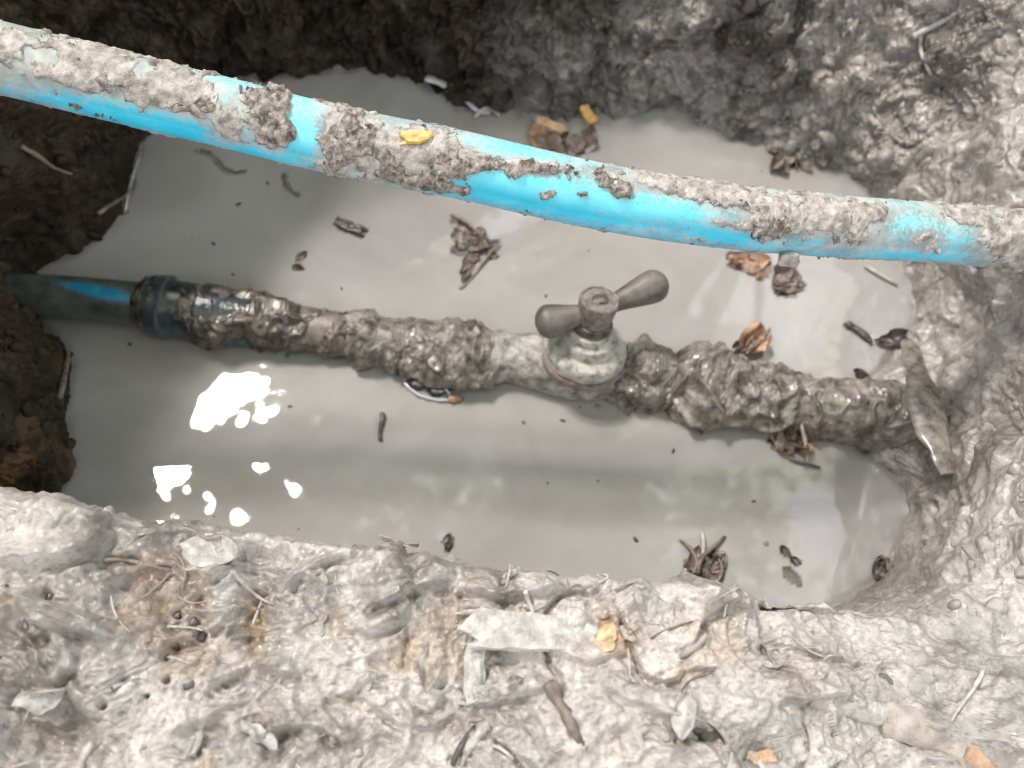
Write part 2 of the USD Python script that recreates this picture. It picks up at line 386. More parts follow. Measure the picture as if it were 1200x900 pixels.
# blue pipe: 'paint' r = dry clay film, g = chalky pale patches and a lit top painted in
PIPE_BLUE = M('blue_pipe_plastic', {
    'g': ('geometry', {}), 'a': ('attribute', {'attribute': 'paint'}), 's': ('separate_color', {}),
    'n': ('noise_texture', {'scale': 520.0, 'detail': 5.0, 'roughness': 0.7}),
    'n2': ('noise_texture', {'scale': 90.0, 'detail': 6.0, 'roughness': 0.65}),
    'e1': ('math', {'math_type': 'multiply_add', 'value2': 1.7, 'value3': -0.85}),
    'e2': ('math', {'math_type': 'add', 'use_clamp': True}),
    'e3': ('map_range', {'from_min': 0.36, 'from_max': 0.80, 'to_min': 0.0, 'to_max': 0.92, 'clamp': True}),
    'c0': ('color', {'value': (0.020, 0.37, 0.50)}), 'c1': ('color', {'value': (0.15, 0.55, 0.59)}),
    'cl': ('rgb_ramp', {'ramp': [(0.35, (0.17, 0.155, 0.135)), (0.65, (0.37, 0.345, 0.31))]}),
    'k1': ('math', {'math_type': 'multiply_add', 'value2': 0.7, 'value3': -0.35}),
    'k2': ('math', {'math_type': 'add', 'use_clamp': True}),
    'm1': ('mix_color', {}), 'm2': ('mix_color', {}),
    'ro': ('map_range', {'to_min': 0.33, 'to_max': 0.7}),
    'b': ('bump', {'strength': 0.25, 'distance': 0.0004}),
    'p': ('principled_bsdf', {}),
}, [('a.color', 's.color'), ('g.position', 'n.vector'), ('g.position', 'n2.vector'),
    ('n.fac', 'e1.value1'), ('e1.value', 'e2.value1'), ('s.r', 'e2.value2'), ('e2.value', 'e3.value'),
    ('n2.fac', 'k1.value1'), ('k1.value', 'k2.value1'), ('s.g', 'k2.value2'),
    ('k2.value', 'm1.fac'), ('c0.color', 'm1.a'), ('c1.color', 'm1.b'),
    ('n2.fac', 'cl.fac'), ('e3.result', 'm2.fac'), ('m1.result', 'm2.a'), ('cl.color', 'm2.b'),
    ('m2.result', 'p.base_color'), ('e3.result', 'ro.value'), ('ro.result', 'p.roughness'), ('n.fac', 'b.height'), ('b.normal', 'p.normal')], 'p.BSDF')

PIPE_WET_SHADED = M('muddy_shaded_blue_plastic', {  # same blue plastic, darkened for its mud and for the deep shade there
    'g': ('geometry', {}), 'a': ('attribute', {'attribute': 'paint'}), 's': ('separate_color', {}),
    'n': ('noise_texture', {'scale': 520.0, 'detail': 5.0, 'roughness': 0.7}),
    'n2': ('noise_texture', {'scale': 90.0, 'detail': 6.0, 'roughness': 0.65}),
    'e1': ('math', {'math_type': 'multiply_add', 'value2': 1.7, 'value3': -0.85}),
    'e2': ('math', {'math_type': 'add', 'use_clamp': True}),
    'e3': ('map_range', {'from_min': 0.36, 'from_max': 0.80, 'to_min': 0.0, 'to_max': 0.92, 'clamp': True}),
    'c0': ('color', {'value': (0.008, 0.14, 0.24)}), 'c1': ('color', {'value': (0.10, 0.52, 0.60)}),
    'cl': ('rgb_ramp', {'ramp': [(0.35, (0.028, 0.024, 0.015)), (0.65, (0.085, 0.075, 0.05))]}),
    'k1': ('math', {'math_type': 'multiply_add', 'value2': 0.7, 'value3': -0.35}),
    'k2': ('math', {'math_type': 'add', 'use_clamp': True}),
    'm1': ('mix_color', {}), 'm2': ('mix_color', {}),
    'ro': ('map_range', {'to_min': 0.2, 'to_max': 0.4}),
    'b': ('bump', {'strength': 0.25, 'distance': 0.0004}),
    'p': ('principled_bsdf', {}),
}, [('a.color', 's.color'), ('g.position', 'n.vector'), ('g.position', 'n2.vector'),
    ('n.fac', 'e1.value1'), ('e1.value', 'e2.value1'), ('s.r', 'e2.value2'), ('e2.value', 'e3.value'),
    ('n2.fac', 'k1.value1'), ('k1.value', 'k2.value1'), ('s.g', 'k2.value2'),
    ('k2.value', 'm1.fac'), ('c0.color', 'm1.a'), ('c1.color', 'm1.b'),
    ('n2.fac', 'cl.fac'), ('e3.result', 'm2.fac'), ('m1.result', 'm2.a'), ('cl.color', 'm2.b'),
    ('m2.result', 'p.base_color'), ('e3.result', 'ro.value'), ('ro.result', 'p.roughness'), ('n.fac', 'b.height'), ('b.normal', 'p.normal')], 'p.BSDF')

# silty water: 'paint' r = how much of what lies below is hidden by the silt at that depth
WATER = M('silty_water', {
    'g': ('geometry', {}), 'a': ('attribute', {'attribute': 'paint'}), 's': ('separate_color', {}),
    'n': ('noise_texture', {'scale': 7.0, 'detail': 5.0, 'roughness': 0.55, 'distortion': 1.6}),
    'r': ('rgb_ramp', {'ramp': [(0.32, (0.232, 0.217, 0.208)), (0.5, (0.264, 0.249, 0.241)), (0.68, (0.302, 0.288, 0.280))]}),
    'd': ('diffuse_bsdf', {}), 't': ('transparent_bsdf', {'color': (0.93, 0.90, 0.84)}),
    'mx': ('mix_closure', {}), 'fr': ('fresnel', {'IOR': 1.58}),
    'nb': ('noise_texture', {'scale': 22.0, 'detail': 1.0}), 'b': ('bump', {'strength': 0.05, 'distance': 0.002}),
    'gl': ('glossy_bsdf', {'color': (1, 1, 1), 'roughness': 0.0}), 'out': ('mix_closure', {}),
}, [('a.color', 's.color'), ('s.r', 'mx.fac'), ('g.position', 'n.vector'), ('n.fac', 'r.fac'), ('r.color', 'd.color'), ('t.BSDF', 'mx.closure1'), ('d.BSDF', 'mx.closure2'),
    ('g.position', 'nb.vector'), ('nb.fac', 'b.height'), ('b.normal', 'gl.normal'),
    ('fr.fac', 'out.fac'), ('mx.closure', 'out.closure1'), ('gl.BSDF', 'out.closure2')], 'out.closure')
CLEAR = M('clear_bubble', {
    'fr': ('fresnel', {'IOR': 2.1}), 't': ('transparent_bsdf', {'color': (0.9, 0.92, 0.95)}), 'gl': ('glossy_bsdf', {'color': (1, 1, 1), 'roughness': 0.03}),
    'out': ('mix_closure', {})}, [('fr.fac', 'out.fac'), ('t.BSDF', 'out.closure1'), ('gl.BSDF', 'out.closure2')], 'out.closure')
FILM = M('shiny_plastic_film', {
    'g': ('geometry', {}), 'n': ('noise_texture', {'scale': 160.0, 'detail': 2.0}), 'b': ('bump', {'strength': 0.6, 'distance': 0.002}),
    'p': ('principled_bsdf', {'base_color': (0.34, 0.34, 0.36), 'roughness': 0.12, 'specular_ior_level': 1.0, 'coat_weight': 1.0})},
    [('g.position', 'n.vector'), ('n.fac', 'b.height'), ('b.normal', 'p.normal')], 'p.BSDF')

# ------------------------------------------------------------------ the trench: one lofted skin, cut into its four banks
# each station: side, then the knots from the pit floor outwards
stations = []


def station(side, pts):
    stations.append((side, np.array(pts, float)))


def V(x, y, z):
    return np.array([x, y, z])


def wall(side, wpx, out, a, z, far):
    W = at(*wpx); o = V(out[0], out[1], 0) / math.hypot(*out)
    k = [W - o * 0.10 + V(0, 0, -0.09), W - o * 0.012 + V(0, 0, -0.03), W]
    k += [W + o * ai + V(0, 0, zi) for ai, zi in zip(a, z)]
    k += [W + o * far[0] + V(0, 0, far[1])]
    station(side, k)


Z4 = (0.05, 0.13, 0.38)
for px, py, a in [(180, 140, (-.004, .004, .08)), (260, 100, (-.006, .0, .07)), (340, 88, (-.006, .002, .07)), (410, 84, (-.004, .006, .08)), (490, 98, (.0, .02, .10)),
                  (560, 128, (.006, .03, .12)), (640, 140, (.008, .04, .14)), (730, 134, (.012, .05, .15)), (800, 145, (.014, .055, .16)),
                  (860, 158, (.016, .06, .17)), (930, 185, (.018, .065, .18)), (990, 205, (.02, .075, .19))]:
    top = np.interp(px, [380, 700], [0.38, 0.22])
    wall('back', (px, py), (-0.25 if px < 200 else 0.0, 1.0), a, (0.05, 0.13, top), (0.45, top + 0.05))
wall('right', (1035, 240), (0.8, 0.6), (.012, .03, .12), (0.05, 0.115, 0.21), (0.4, 0.30))
wall('right', (1062, 300), (1, 0.2), (.002, -.004, .06), (0.05, 0.105, 0.19), (0.35, 0.33))
wall('right', (1074, 370), (1, 0), (.0, -.006, .05), (0.05, 0.10, 0.16), (0.35, 0.30))
wall('right', (1050, 415), (1, 0), (.022, .024, .07), (0.03, 0.09, 0.15), (0.37, 0.28))
wall('right', (1022, 440), (1, 0), (.036, .040, .08), (0.022, 0.09, 0.15), (0.37, 0.28))
for (w, k3, k4, k5, k6) in [((1010, 530), (1085, 532, .024), (1180, 540, .10), (1270, 550, .13), V(.5, -.05, .24)),
                            ((1045, 560), (1092, 572, .034), (1170, 590, .10), (1265, 620, .13), V(.5, -.09, .22)),
                            ((1064, 590), (1098, 612, .05), (1150, 645, .10), (1255, 690, .125), V(.5, -.13, .20)),
                            ((1046, 664), (1068, 694, .06), (1105, 732, .11), (1200, 800, .13), V(.42, -.26, .16))]:
    W = at(*w); station('right', [W + V(-.09, .03, -.09), W + V(-.012, 0, -.03), W, at(*k3), at(*k4), at(*k5), k6])
front_edge = [(1000, 708, .120), (930, 700, .130), (880, 690, .138), (790, 685, .145), (700, 674, .150), (650, 676, .150), (600, 669, .150), (500, 655, .150),
              (430, 641, .153), (330, 629, .156), (220, 608, .160), (110, 600, .164), (50, 583, .166), (0, 570, .168), (-80, 560, .17)]
for ex, ey, ze in front_edge:
    E = at(ex, ey, ze); x5 = 600 + (ex - 600) * 1.04
    b5, b6 = at(x5, 775, ze + .004), at(600 + (ex - 600) * 1.10, 930, ze + .008)
    station('front', [E + V(0, .10, -ze - .09), E + V(0, .006, -ze - .03), E + V(0, -.006, -ze), E + V(0, -.007, -ze * .45), E, b5, b6])
E = at(-80, 560, .17)
for x in (-.245, -.285):
    e = V(x, E[1] + .01 * (x < -.26), .175)
    station('front', [e + V(.03, .10, -.175 - .09), e + V(0, .006, -.205), e + V(0, -.006, -.175), e + V(0, -.007, -.09), e, V(x - .02, -.19, .185), V(x - .05, -.30, .20)])
for px, py, a in [(84, 545, (.004, .015, .12)), (78, 500, (.004, .012, .12)), (82, 450, (.0, .01, .12)), (92, 410, (-.002, .006, .11)), (52, 378, (-.002, .004, .09)), (26, 350, (-.004, .0, .08)),
                  (44, 318, (-.014, -.02, .10)), (112, 296, (-.006, .002, .11)), (136, 262, (-.006, .004, .11)), (152, 216, (-.004, .004, .11))]:
    wall('left', (px, py), (-1, 0.0), a, (0.05, 0.13, 0.40), (0.5, 0.43))

NK = 7
sides = [s for s, _ in stations]
K = np.stack([p for _, p in stations])                                # stations x knots x 3
pitch = {'front': 0.00066, 'right': 0.00085, 'back': 0.00105, 'left': 0.00150}
cols, colside = [], []
nst = len(K)
for i in range(nst):
    j = (i + 1) % nst
    seg = np.linalg.norm(K[j, 3:6] - K[i, 3:6], axis=-1).mean()
    n = max(4, int(seg / pitch[sides[i]]))
    t = np.arange(n)[:, None, None] / n
    cols.append(K[i] * (1 - t) + K[j] * t); colside += [sides[i]] * n
cols = np.concatenate(cols); colside = np.array(colside); NC = len(cols)
sg = {'front': 9.0, 'right': 10, 'back': 9, 'left': 8}
cols = ndimage.gaussian_filter1d(cols, 9.0, axis=0, mode='wrap')
rings = [10, 24, 56, 78, 120, 170]
t_all = []
base = []
for k in range(NK - 1):
    t = np.arange(rings[k]) / rings[k]
    base.append(cols[:, k, None] * (1 - t)[None, :, None] + cols[:, k + 1, None] * t[None, :, None])
base = np.concatenate(base + [cols[:, -1:]], axis=1)                 # NC x NR x 3
NR = base.shape[1]
inner = ndimage.gaussian_filter1d(base, 6.0, axis=1, mode='nearest')
base = inner


def grid_normals(g):
    du = np.roll(g, -1, 0) - np.roll(g, 1, 0)
    dv = np.gradient(g, axis=1)
    n = np.cross(du, dv)
    return n / (np.linalg.norm(n, axis=-1, keepdims=True) + 1e-12)


nrm = grid_normals(base)
fsel = colside == 'front'
if nrm[fsel][:, 260:, 2].mean() < 0:
    nrm = -nrm; FLIP = True
else:
    FLIP = False


def weight(side, sig=40):
    return ndimage.gaussian_filter1d((colside == side).astype(float), sig, mode='wrap')[:, None]


wf, wr, wb, wl = (weight(s) for s in ('front', 'right', 'back', 'left'))
pxg = pixel(base)                                                     # where the photograph shows each point


def spot(px, py, rx, ry=None, rot=0.0):
    ry = ry or rx
    dx, dy = pxg[..., 0] - px, pxg[..., 1] - py
    c, s = math.cos(rot), math.sin(rot)
    return np.exp(-(((c * dx + s * dy) / rx) ** 2 + ((-s * dx + c * dy) / ry) ** 2))


P = base
warp = P + 0.012 * np.stack([F(P, .03, 2, s) - .5 for s in (40, 41, 42)], -1) * 2
big = (F(P, .085, 3, 1) - .5)
terr_q = F(warp, .050, 3, 5) * 7.0
terr = (np.floor(terr_q) + smooth(.72, 1.0, terr_q - np.floor(terr_q)))
smear = ridged(warp * np.array([1, 1.6, 1]), .020, 9) ** 2
fine = F(P, .0065, 3, 12) - .5
grit = N(P, .0016, 15) - .5
L30, v30 = lumps(warp, .030, 1); L14, v14 = lumps(warp, .015, 2); L7, v7 = lumps(P, .0075, 3); L4, v4 = lumps(P, .0040, 4)
m1 = smooth(.42, .62, F(P, .05, 2, 20)); m2 = smooth(.40, .60, F(P, .03, 2, 23)); m3 = smooth(.45, .62, F(P, .022, 2, 26))
pits = smooth(.80, .95, lumps(P, .009, 8, .30)[0]) * smooth(.5, .6, F(P, .03, 1, 30))
rough1 = F(warp * np.array([1, 1.3, 1]), .016, 5, 45, .62) - .5
crack = smooth(.80, .97, ridged(P + .010 * np.stack([F(P, .02, 2, q_) - .5 for q_ in (50, 51, 52)], -1) * 2, .026, 53)) * smooth(.42, .6, F(P, .045, 2, 55))
flake = F(warp * np.array([1, 1.5, 1]), .017, 2, 57) * 6.0
flake = np.floor(flake) + smooth(.80, 1.0, flake - np.floor(flake))
d_front = (big * .016 + (terr - 3.5) * .0028 + (flake - 3) * .0012 * m2 + smear * .0030 * m1 + rough1 * .0068 * (.45 + .9 * m3) - crack * .0038 + L14 * .0026 * m2 * (v14 > .62)
           + L7 * .0012 * m3 * (v7 > .5) + fine * .0046 + (ridged(warp, .0062, 61) ** 2 - .4) * .0016 * m3 + (ridged(warp * np.array([1.0, 1.4, 1.0]), .011, 62) ** 3) * .0022 * m2 + grit * .0012 + (F(warp @ np.array([[.9, -.45, 0], [.45, .9, 0], [0, 0, 1]]) * np.array([.35, 1.6, 1]), .012, 3, 63, .55) - .5) * .0065 * smooth(.4, .6, F(P, .06, 2, 71)) - pits * .0006)
d_back = big * .030 + L30 * .0075 * (.35 + v30) + L14 * .0060 * (v14 > .4) + L7 * .0030 * m2 * (v7 > .3) + rough1 * .015 + (F(P, .0075, 4, 47, .65) - .5) * .0115 - smooth(.60, .72, F(warp, .026, 3, 48)) * .009 + fine * .003 + grit * .0006 - .008
d_left = big * .034 + L30 * .009 * v30 + rough1 * .012 + L7 * .002 * m3 + fine * .005 + grit * .0008 - .006
d_right = big * .022 + (np.floor(terr_q) + smooth(.6, 1, terr_q - np.floor(terr_q)) - 3.5) * .0022 + rough1 * .0045 * m1 + (F(warp, .035, 3, 33) - .5) * .014 + (F(warp * np.array([1, 1, 1.5]), .013, 4, 49) - .5) * .0060 + L14 * .0022 * (v14 > .8) + L7 * .0012 * m3 * (v7 > .6) + smear * .0030 * m2 + fine * .0022 + grit * .00035
disp = wf * d_front + wb * d_back + wl * d_left + wr * d_right
disp = disp * (1 - wf * .5 * spot(62, 640, 60, 20, -.2)) 
# shapes the photograph shows on the near bank
def lip(pts, wide, height, sharp=4.0, seed=0, wobble=9.0):
    """A fold of smeared clay: rises slowly from its upper side and breaks off along the line pts (pixels of the photograph)."""
    from shapely.geometry import LineString
    x0, y0 = np.min(pts, 0) - wide * 2.5; x1, y1 = np.max(pts, 0) + wide * 2.5
    o = np.zeros(pxg.shape[:2])
    sel = (pxg[..., 0] > x0) & (pxg[..., 0] < x1) & (pxg[..., 1] > y0) & (pxg[..., 1] < y1) & (wf > .3) & (ringi0 > 175)
    if not sel.any():
        return o
    q = pxg[sel][:, :2] + (np.stack([F(P[sel], .012, 3, seed + k) - .5 for k in (1, 2)], -1)) * 2 * wobble
    fine_ = np.array(LineString(pts).segmentize(1.5).coords)
    tn = np.gradient(fine_, axis=0); tn /= np.linalg.norm(tn, axis=1, keepdims=True)
    d, i = cKDTree(fine_).query(q)
    side = (q[:, 0] - fine_[i, 0]) * tn[i, 1] - (q[:, 1] - fine_[i, 1]) * tn[i, 0]          # > 0 above a line drawn left to right
    endf = smooth(0, .16, i / len(fine_)) * smooth(0, .16, 1 - i / len(fine_))
    h = np.where(side > 0, np.exp(-(d / wide) ** 2), np.exp(-(d / sharp) ** 2))
    dip = np.where(side < 0, -.30 * np.exp(-((d - sharp * 2.0) / (sharp * 1.6)) ** 2), 0)
    o[sel] = (h + dip) * endf * height
    return o


ringi0 = np.arange(NR)[None, :] + 0 * pxg[..., 0]
LIPS = [([(425, 716), (455, 705), (480, 694), (515, 690), (538, 688)], 34, .0046), ([(530, 712), (538, 697), (560, 699), (595, 704), (625, 702), (645, 699), (662, 690)], 32, .0058),
        ([(-10, 668), (40, 664), (85, 660), (112, 648), (124, 628), (140, 606)], 40, .0056), ([(330, 700), (348, 676), (380, 658), (424, 642)], 26, .0045),
        ([(800, 768), (806, 738), (832, 714), (860, 706), (876, 722)], 22, .0046), ([(120, 690), (165, 676), (215, 664)], 18, .0030), ([(190, 720), (235, 690), (268, 668)], 20, .0030),
        ([(392, 730), (430, 744), (470, 738)], 22, .0034), ([(236, 800), (300, 780), (350, 790)], 26, .0032), ([(400, 800), (440, 830), (490, 846)], 26, .0034), ([(545, 835), (590, 820), (640, 806)], 22, .0036),
        ([(700, 800), (745, 826), (790, 850), (815, 872)], 24, .0040), ([(880, 830), (940, 818), (985, 822), (1030, 840)], 34, .0050), ([(900, 752), (960, 770), (1020, 776), (1070, 768)], 30, .0040),
        ([(1080, 800), (1120, 780), (1170, 770)], 22, .0036), ([(30, 745), (75, 735), (120, 745)], 26, .0040), ([(90, 800), (60, 815), (20, 810)], 26, .0040), ([(300, 860), (360, 850), (420, 872)], 30, .0036),
        ([(1040, 862), (1100, 850), (1165, 862)], 18, .0040), ([(640, 765), (690, 775), (740, 770)], 20, .0028)]
for k_, (pts_, w_, h_) in enumerate(LIPS):
    disp += wf * lip(np.array(pts_, float), w_, h_, 3.5, 70 + k_)
disp += wf * (.001 * spot(55, 632, 62, 26, -.25) - .004 * spot(122, 660, 22, 18, -.7) - .014 * spot(40, 860, 60, 50)
               - .005 * spot(300, 705, 22, 40) - .006 * spot(350, 668, 40, 12, -.45) - .005 * spot(880, 880, 26, 20)
              - .006 * spot(1165, 855, 40, 16, .2) + .006 * spot(1010, 830, 80, 22, .15) - .004 * spot(830, 735, 18, 24) + .006 * spot(820, 700, 40, 14, .2)
              - .006 * spot(815, 860, 22, 12, .6) - .006 * spot(240, 860, 50, 16, -.3))
for hx, hy, hr in [(190, 768, 5), (200, 752, 4), (193, 795, 5), (58, 700, 6), (232, 740, 6), (168, 812, 4), (115, 823, 5), (205, 718, 5)]:
    disp -= wf * .0032 * np.exp(-(((pxg[..., 0] - hx) ** 2 + (pxg[..., 1] - hy) ** 2) / (hr * (.5 + F(P, .0035, 2, 77))) ** 2) ** 2)
# keep the rim of the near bank where it is seen
r4 = sum(rings[:4]); ringi = np.arange(NR)[None, :]
nearrim = np.exp(-((ringi - r4) / 12.0) ** 2) * wf
disp = disp * (1 - .55 * nearrim)
under = smooth(0.0, 1.0, (ringi - 30) / 40.0)
disp = disp * (.6 + .4 * under)
g3 = base + nrm * disp[..., None]
nrm2 = grid_normals(g3) * (-1 if FLIP else 1)
pxg = pixel(g3)

# what the soil is like: peaty plus painted shade (r), rusty (g), wet (b)
nz = F(P, .05, 3, 60) - .5
peat_shade = np.clip(wl * 1.0 + wb * smooth(.17, -.22, P[..., 0] + nz * .30 - .05) * .95 + wb * .24 + smooth(.62, .70, F(P, .06, 3, 63)) * .35 * (wb + .6 * wf), 0, 1)  # back wall darkens leftwards: shade put into the colour along with the peat
peat_shade = np.clip(peat_shade + wf * (.55 * spot(292, 735, 20, 52, .15) + .10 * spot(425, 735, 20, 20) + .35 * spot(880, 885, 24, 14) + .4 * spot(55, 850, 60, 45) + .25 * spot(280, 655, 20, 14)), 0, 1)  # humus brown, plus shade painted into the dark hollows
peat_shade = np.maximum(peat_shade, smooth(-.205, -.240, P[..., 0] + nz * .05) * smooth(.170, .125, P[..., 2]) * (wl + wf))
rust = np.clip(wf * (.75 * spot(722, 748, 30, 20) + .55 * spot(300, 735, 16, 40) + .4 * spot(800, 785, 18, 14) + .04 * spot(430, 735, 40, 18) + .2 * spot(940, 790, 30, 16)
                     + .3 * smooth(.66, .74, F(P, .03, 3, 66))), 0, 1)
wet = np.clip(wr * (.55 + .9 * (F(P, .05, 3, 64) - .3)) + wb * .5 + wl * .55 + smooth(.016, .002, g3[..., 2] + .012 * (F(P, .02, 2, 65) - .5)) * .8 + wf * smooth(.5, .65, F(P, .04, 2, 69)) * .55, 0, 1)
paint = np.stack([peat_shade, rust, wet], -1)

RC = sum(rings[:1])                                                   # the loft's first rings are the pit floor
order = {'front': 'near_bank', 'right': 'right_bank', 'back': 'back_wall', 'left': 'left_wall'}
banks = {}
idx = np.arange(NC)
for s in ('back', 'right', 'front', 'left'):
    c = idx[colside == s]
    c = np.r_[c, (c[-1] + 1) % NC]
    gg, pp = g3[c], paint[c]
    f = tri(grid_faces(len(c), NR))
    if FLIP:
        f = f[:, ::-1]
    b = thing(order[s], {'front': 'pale smeared clay bank in the foreground, studded with twigs and leaves', 'right': 'glossy wet grey mud bank at the right end of the pool',
                         'back': 'crumbly soil wall of the pit behind the blue pipe', 'left': 'dark peaty soil wall at the left end of the pool'}[s], None, (0, 0, 0), kind='structure')
    m = usdkit.mesh(stage, str(b.GetPath()) + '/soil', (gg.reshape(-1, 3), f), SOIL, smooth=False)
    nn = nrm2[c].reshape(-1, 3)
    m.CreateNormalsAttr(Vt.Vec3fArray.FromNumpy(nn.astype(np.float32))); m.SetNormalsInterpolation('vertex')
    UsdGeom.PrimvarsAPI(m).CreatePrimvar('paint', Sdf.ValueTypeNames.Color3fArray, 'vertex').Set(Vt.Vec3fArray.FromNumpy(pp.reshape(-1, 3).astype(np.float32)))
    banks[s] = b

# pit floor under the water, and the open ground beyond the pit out to the horizon
floor = g3[::12, 0]
fc = floor.mean(0) + V(0, 0, -.01)
fv = np.vstack([floor, fc]); ff = np.array([[i, (i + 1) % len(floor), len(floor)] for i in range(len(floor))])
fm = trimesh.Trimesh(fv, ff, process=False)
if fm.face_normals[:, 2].mean() < 0:
    fm.invert()
tag(part('pit_floor', fm, CLOD, smoothing=False), kind='structure')
ring0 = g3[::3, -1]
cen_ = np.array([0, -.05, 0])
out = ring0 - cen_; out[:, 2] = 0; rad0 = np.linalg.norm(out, axis=1, keepdims=True); out /= rad0
rr, prev = [ring0], 0
for t in np.r_[np.linspace(.006, .9, 84), np.geomspace(1.0, 120, 26)]:
    q = cen_ + out * (rad0 + t)
    q[:, 2] = ring0[:, 2] * (1 - smooth(0, .9, t)) + (.44 if t < 20 else .3) * smooth(0, .9, t)
    k = smooth(0, .05, t)
    q[:, 2] += k * ((F(q, .085, 3, 1) - .5) * .016 + (F(q, .017, 4, 45, .62) - .5) * .007 + (F(q, .35, 3, 80) - .5) * .10 * smooth(.2, 1.5, t) + (F(q, max(.4, t * .3), 3, 81) - .5) * min(.12 * t, .5) * smooth(1, 4, t))
    rr.append(q)
gg = np.stack(rr, 1)
gf = tri(grid_faces(len(ring0), len(rr), close_u=True))
gm = trimesh.Trimesh(gg.reshape(-1, 3), gf, process=False)
if gm.face_normals[:, 2].mean() < 0:
    gf = gf[:, ::-1]
p0 = paint[::3, -1]
kk = np.r_[0, np.linspace(.006, .9, 84), np.geomspace(1.0, 120, 26)]
pp = np.stack([p0 * (1 - smooth(0, .3, t)) + np.array([.15, .05, .2]) * smooth(0, .3, t) for t in kk], 1)
tag(part('ground', (gg.reshape(-1, 3), gf), SOIL, None, attr=pp.reshape(-1, 3)), kind='structure')

# look-up of the soil seen at a pixel of the photograph
_vis = pxg[:, 34:].reshape(-1, 3); _vp = g3[:, 34:].reshape(-1, 3); _vn = nrm2[:, 34:].reshape(-1, 3); _vs = np.repeat(colside, NR - 34)
_ok = (_vis[:, 0] > -80) & (_vis[:, 0] < 1280) & (_vis[:, 1] > -80) & (_vis[:, 1] < 980) & (_vis[:, 2] > .05)
_vq = paint[:, 34:].reshape(-1, 3)
_vis, _vp, _vn, _vs, _vq = _vis[_ok], _vp[_ok], _vn[_ok], _vs[_ok], _vq[_ok]
_tree = cKDTree(_vis[:, :2])


def on_soil(px, py, lift=0.0):
    """The nearest soil surface seen at a pixel, its normal, and which bank it is."""
    i = _tree.query_ball_point((px, py), 4.0) or [int(_tree.query((px, py))[1])]
    i = np.array(i); near = i[_vis[i, 2] < _vis[i, 2].min() + .012]
    n = _vn[near].mean(0); n /= np.linalg.norm(n)
    return _vp[near].mean(0) + n * lift, n, _vs[near[0]]


def soil_at(px, py):
    return _vq[int(_tree.query((px, py))[1])]


SUBMERGED = []                                                        # vertices of whatever lies in the water

# ------------------------------------------------------------------ upper blue pipe
R1 = 0.0134
ctrl = [(-190, 28, .296), (-80, 50, .3015), (0, 68, .305), (133, 101, .311), (267, 133, .316), (400, 166, .321), (533, 192, .3255), (667, 223, .330), (800, 247, .338),
        (933, 262, .349), (1067, 271, .3625), (1133, 276, .370), (1200, 284, .376), (1290, 300, .382)]
P1 = [at_depth(*c) for c in ctrl]
for e0, e1, at_ in ((0, 1, 0), (-1, -2, len(P1) + 1)):                # both ends run on into the soil
    P1.insert(at_, P1[e0] + (P1[e0] - P1[e1]) / np.linalg.norm(P1[e0] - P1[e1]) * .16)
c1 = spline(P1, 1200)


def around(c, r, sides):
    t, a, b = frames(c)
    ang = np.arange(sides) * 2 * np.pi / sides
    n = np.cos(ang)[None, :, None] * a[:, None] + np.sin(ang)[None, :, None] * b[:, None]
    return c[:, None] + np.broadcast_to(r, (len(c),))[:, None, None] * n, n


def blot(q, items):
    """Sum of soft ellipses given in pixels of the photograph: (x, y, rx, ry, tilt, weight)."""
    o = np.zeros(q.shape[:-1])
    for x, y, rx, ry, rot, w in items:
        c, s = math.cos(rot), math.sin(rot); dx, dy = q[..., 0] - x, q[..., 1] - y
        o += w * np.exp(-(((c * dx + s * dy) / rx) ** 2 + ((-s * dx + c * dy) / ry) ** 2) ** 1.5)
    return o


def facing(g, n):
    d = g - CAM; return (n * d).sum(-1) / np.linalg.norm(d, axis=-1) < 0.12


MUD1 = [(20, 60, 70, 34, .25, 1.0), (95, 75, 60, 32, .25, 1.0), (190, 105, 75, 30, .25, 1.1), (235, 118, 30, 16, .25, .8), (265, 150, 26, 20, .2, .9), (300, 125, 26, 22, .5, 1.2), (325, 130, 16, 34, .1, .9),
        (320, 160, 20, 16, 0, 1.1), (395, 160, 20, 46, .1, 1.1), (430, 165, 40, 36, .2, 1.0), (480, 185, 50, 34, .25, 1.1), (520, 180, 30, 22, .3, 1.0), (540, 200, 26, 12, -.3, .9), (560, 188, 26, 9, .3, 1.1),
        (620, 195, 42, 9, .12, 1.2), (604, 198, 10, 12, 0, .8), (640, 228, 14, 7, .2, .9), (720, 212, 26, 14, .5, .9), (733, 226, 18, 9, .3, .9), (680, 230, 12, 6, 0, .6), (790, 215, 60, 14, .15, 1.0),
        (860, 228, 60, 16, .12, 1.1), (900, 262, 34, 20, .1, 1.1), (950, 250, 45, 26, .08, 1.0), (990, 265, 40, 26, .05, .9), (850, 262, 26, 8, .2, .7), (1020, 250, 30, 14, 0, .6), (1085, 282, 20, 16, 0, .9),
        (1110, 246, 40, 10, .05, .5), (1190, 285, 40, 40, 0, 1.4), (1150, 250, 40, 14, 0, .5), (60, 110, 90, 9, .2, .35), (420, 205, 80, 8, .2, .6), (330, 180, 40, 6, .2, .3)]
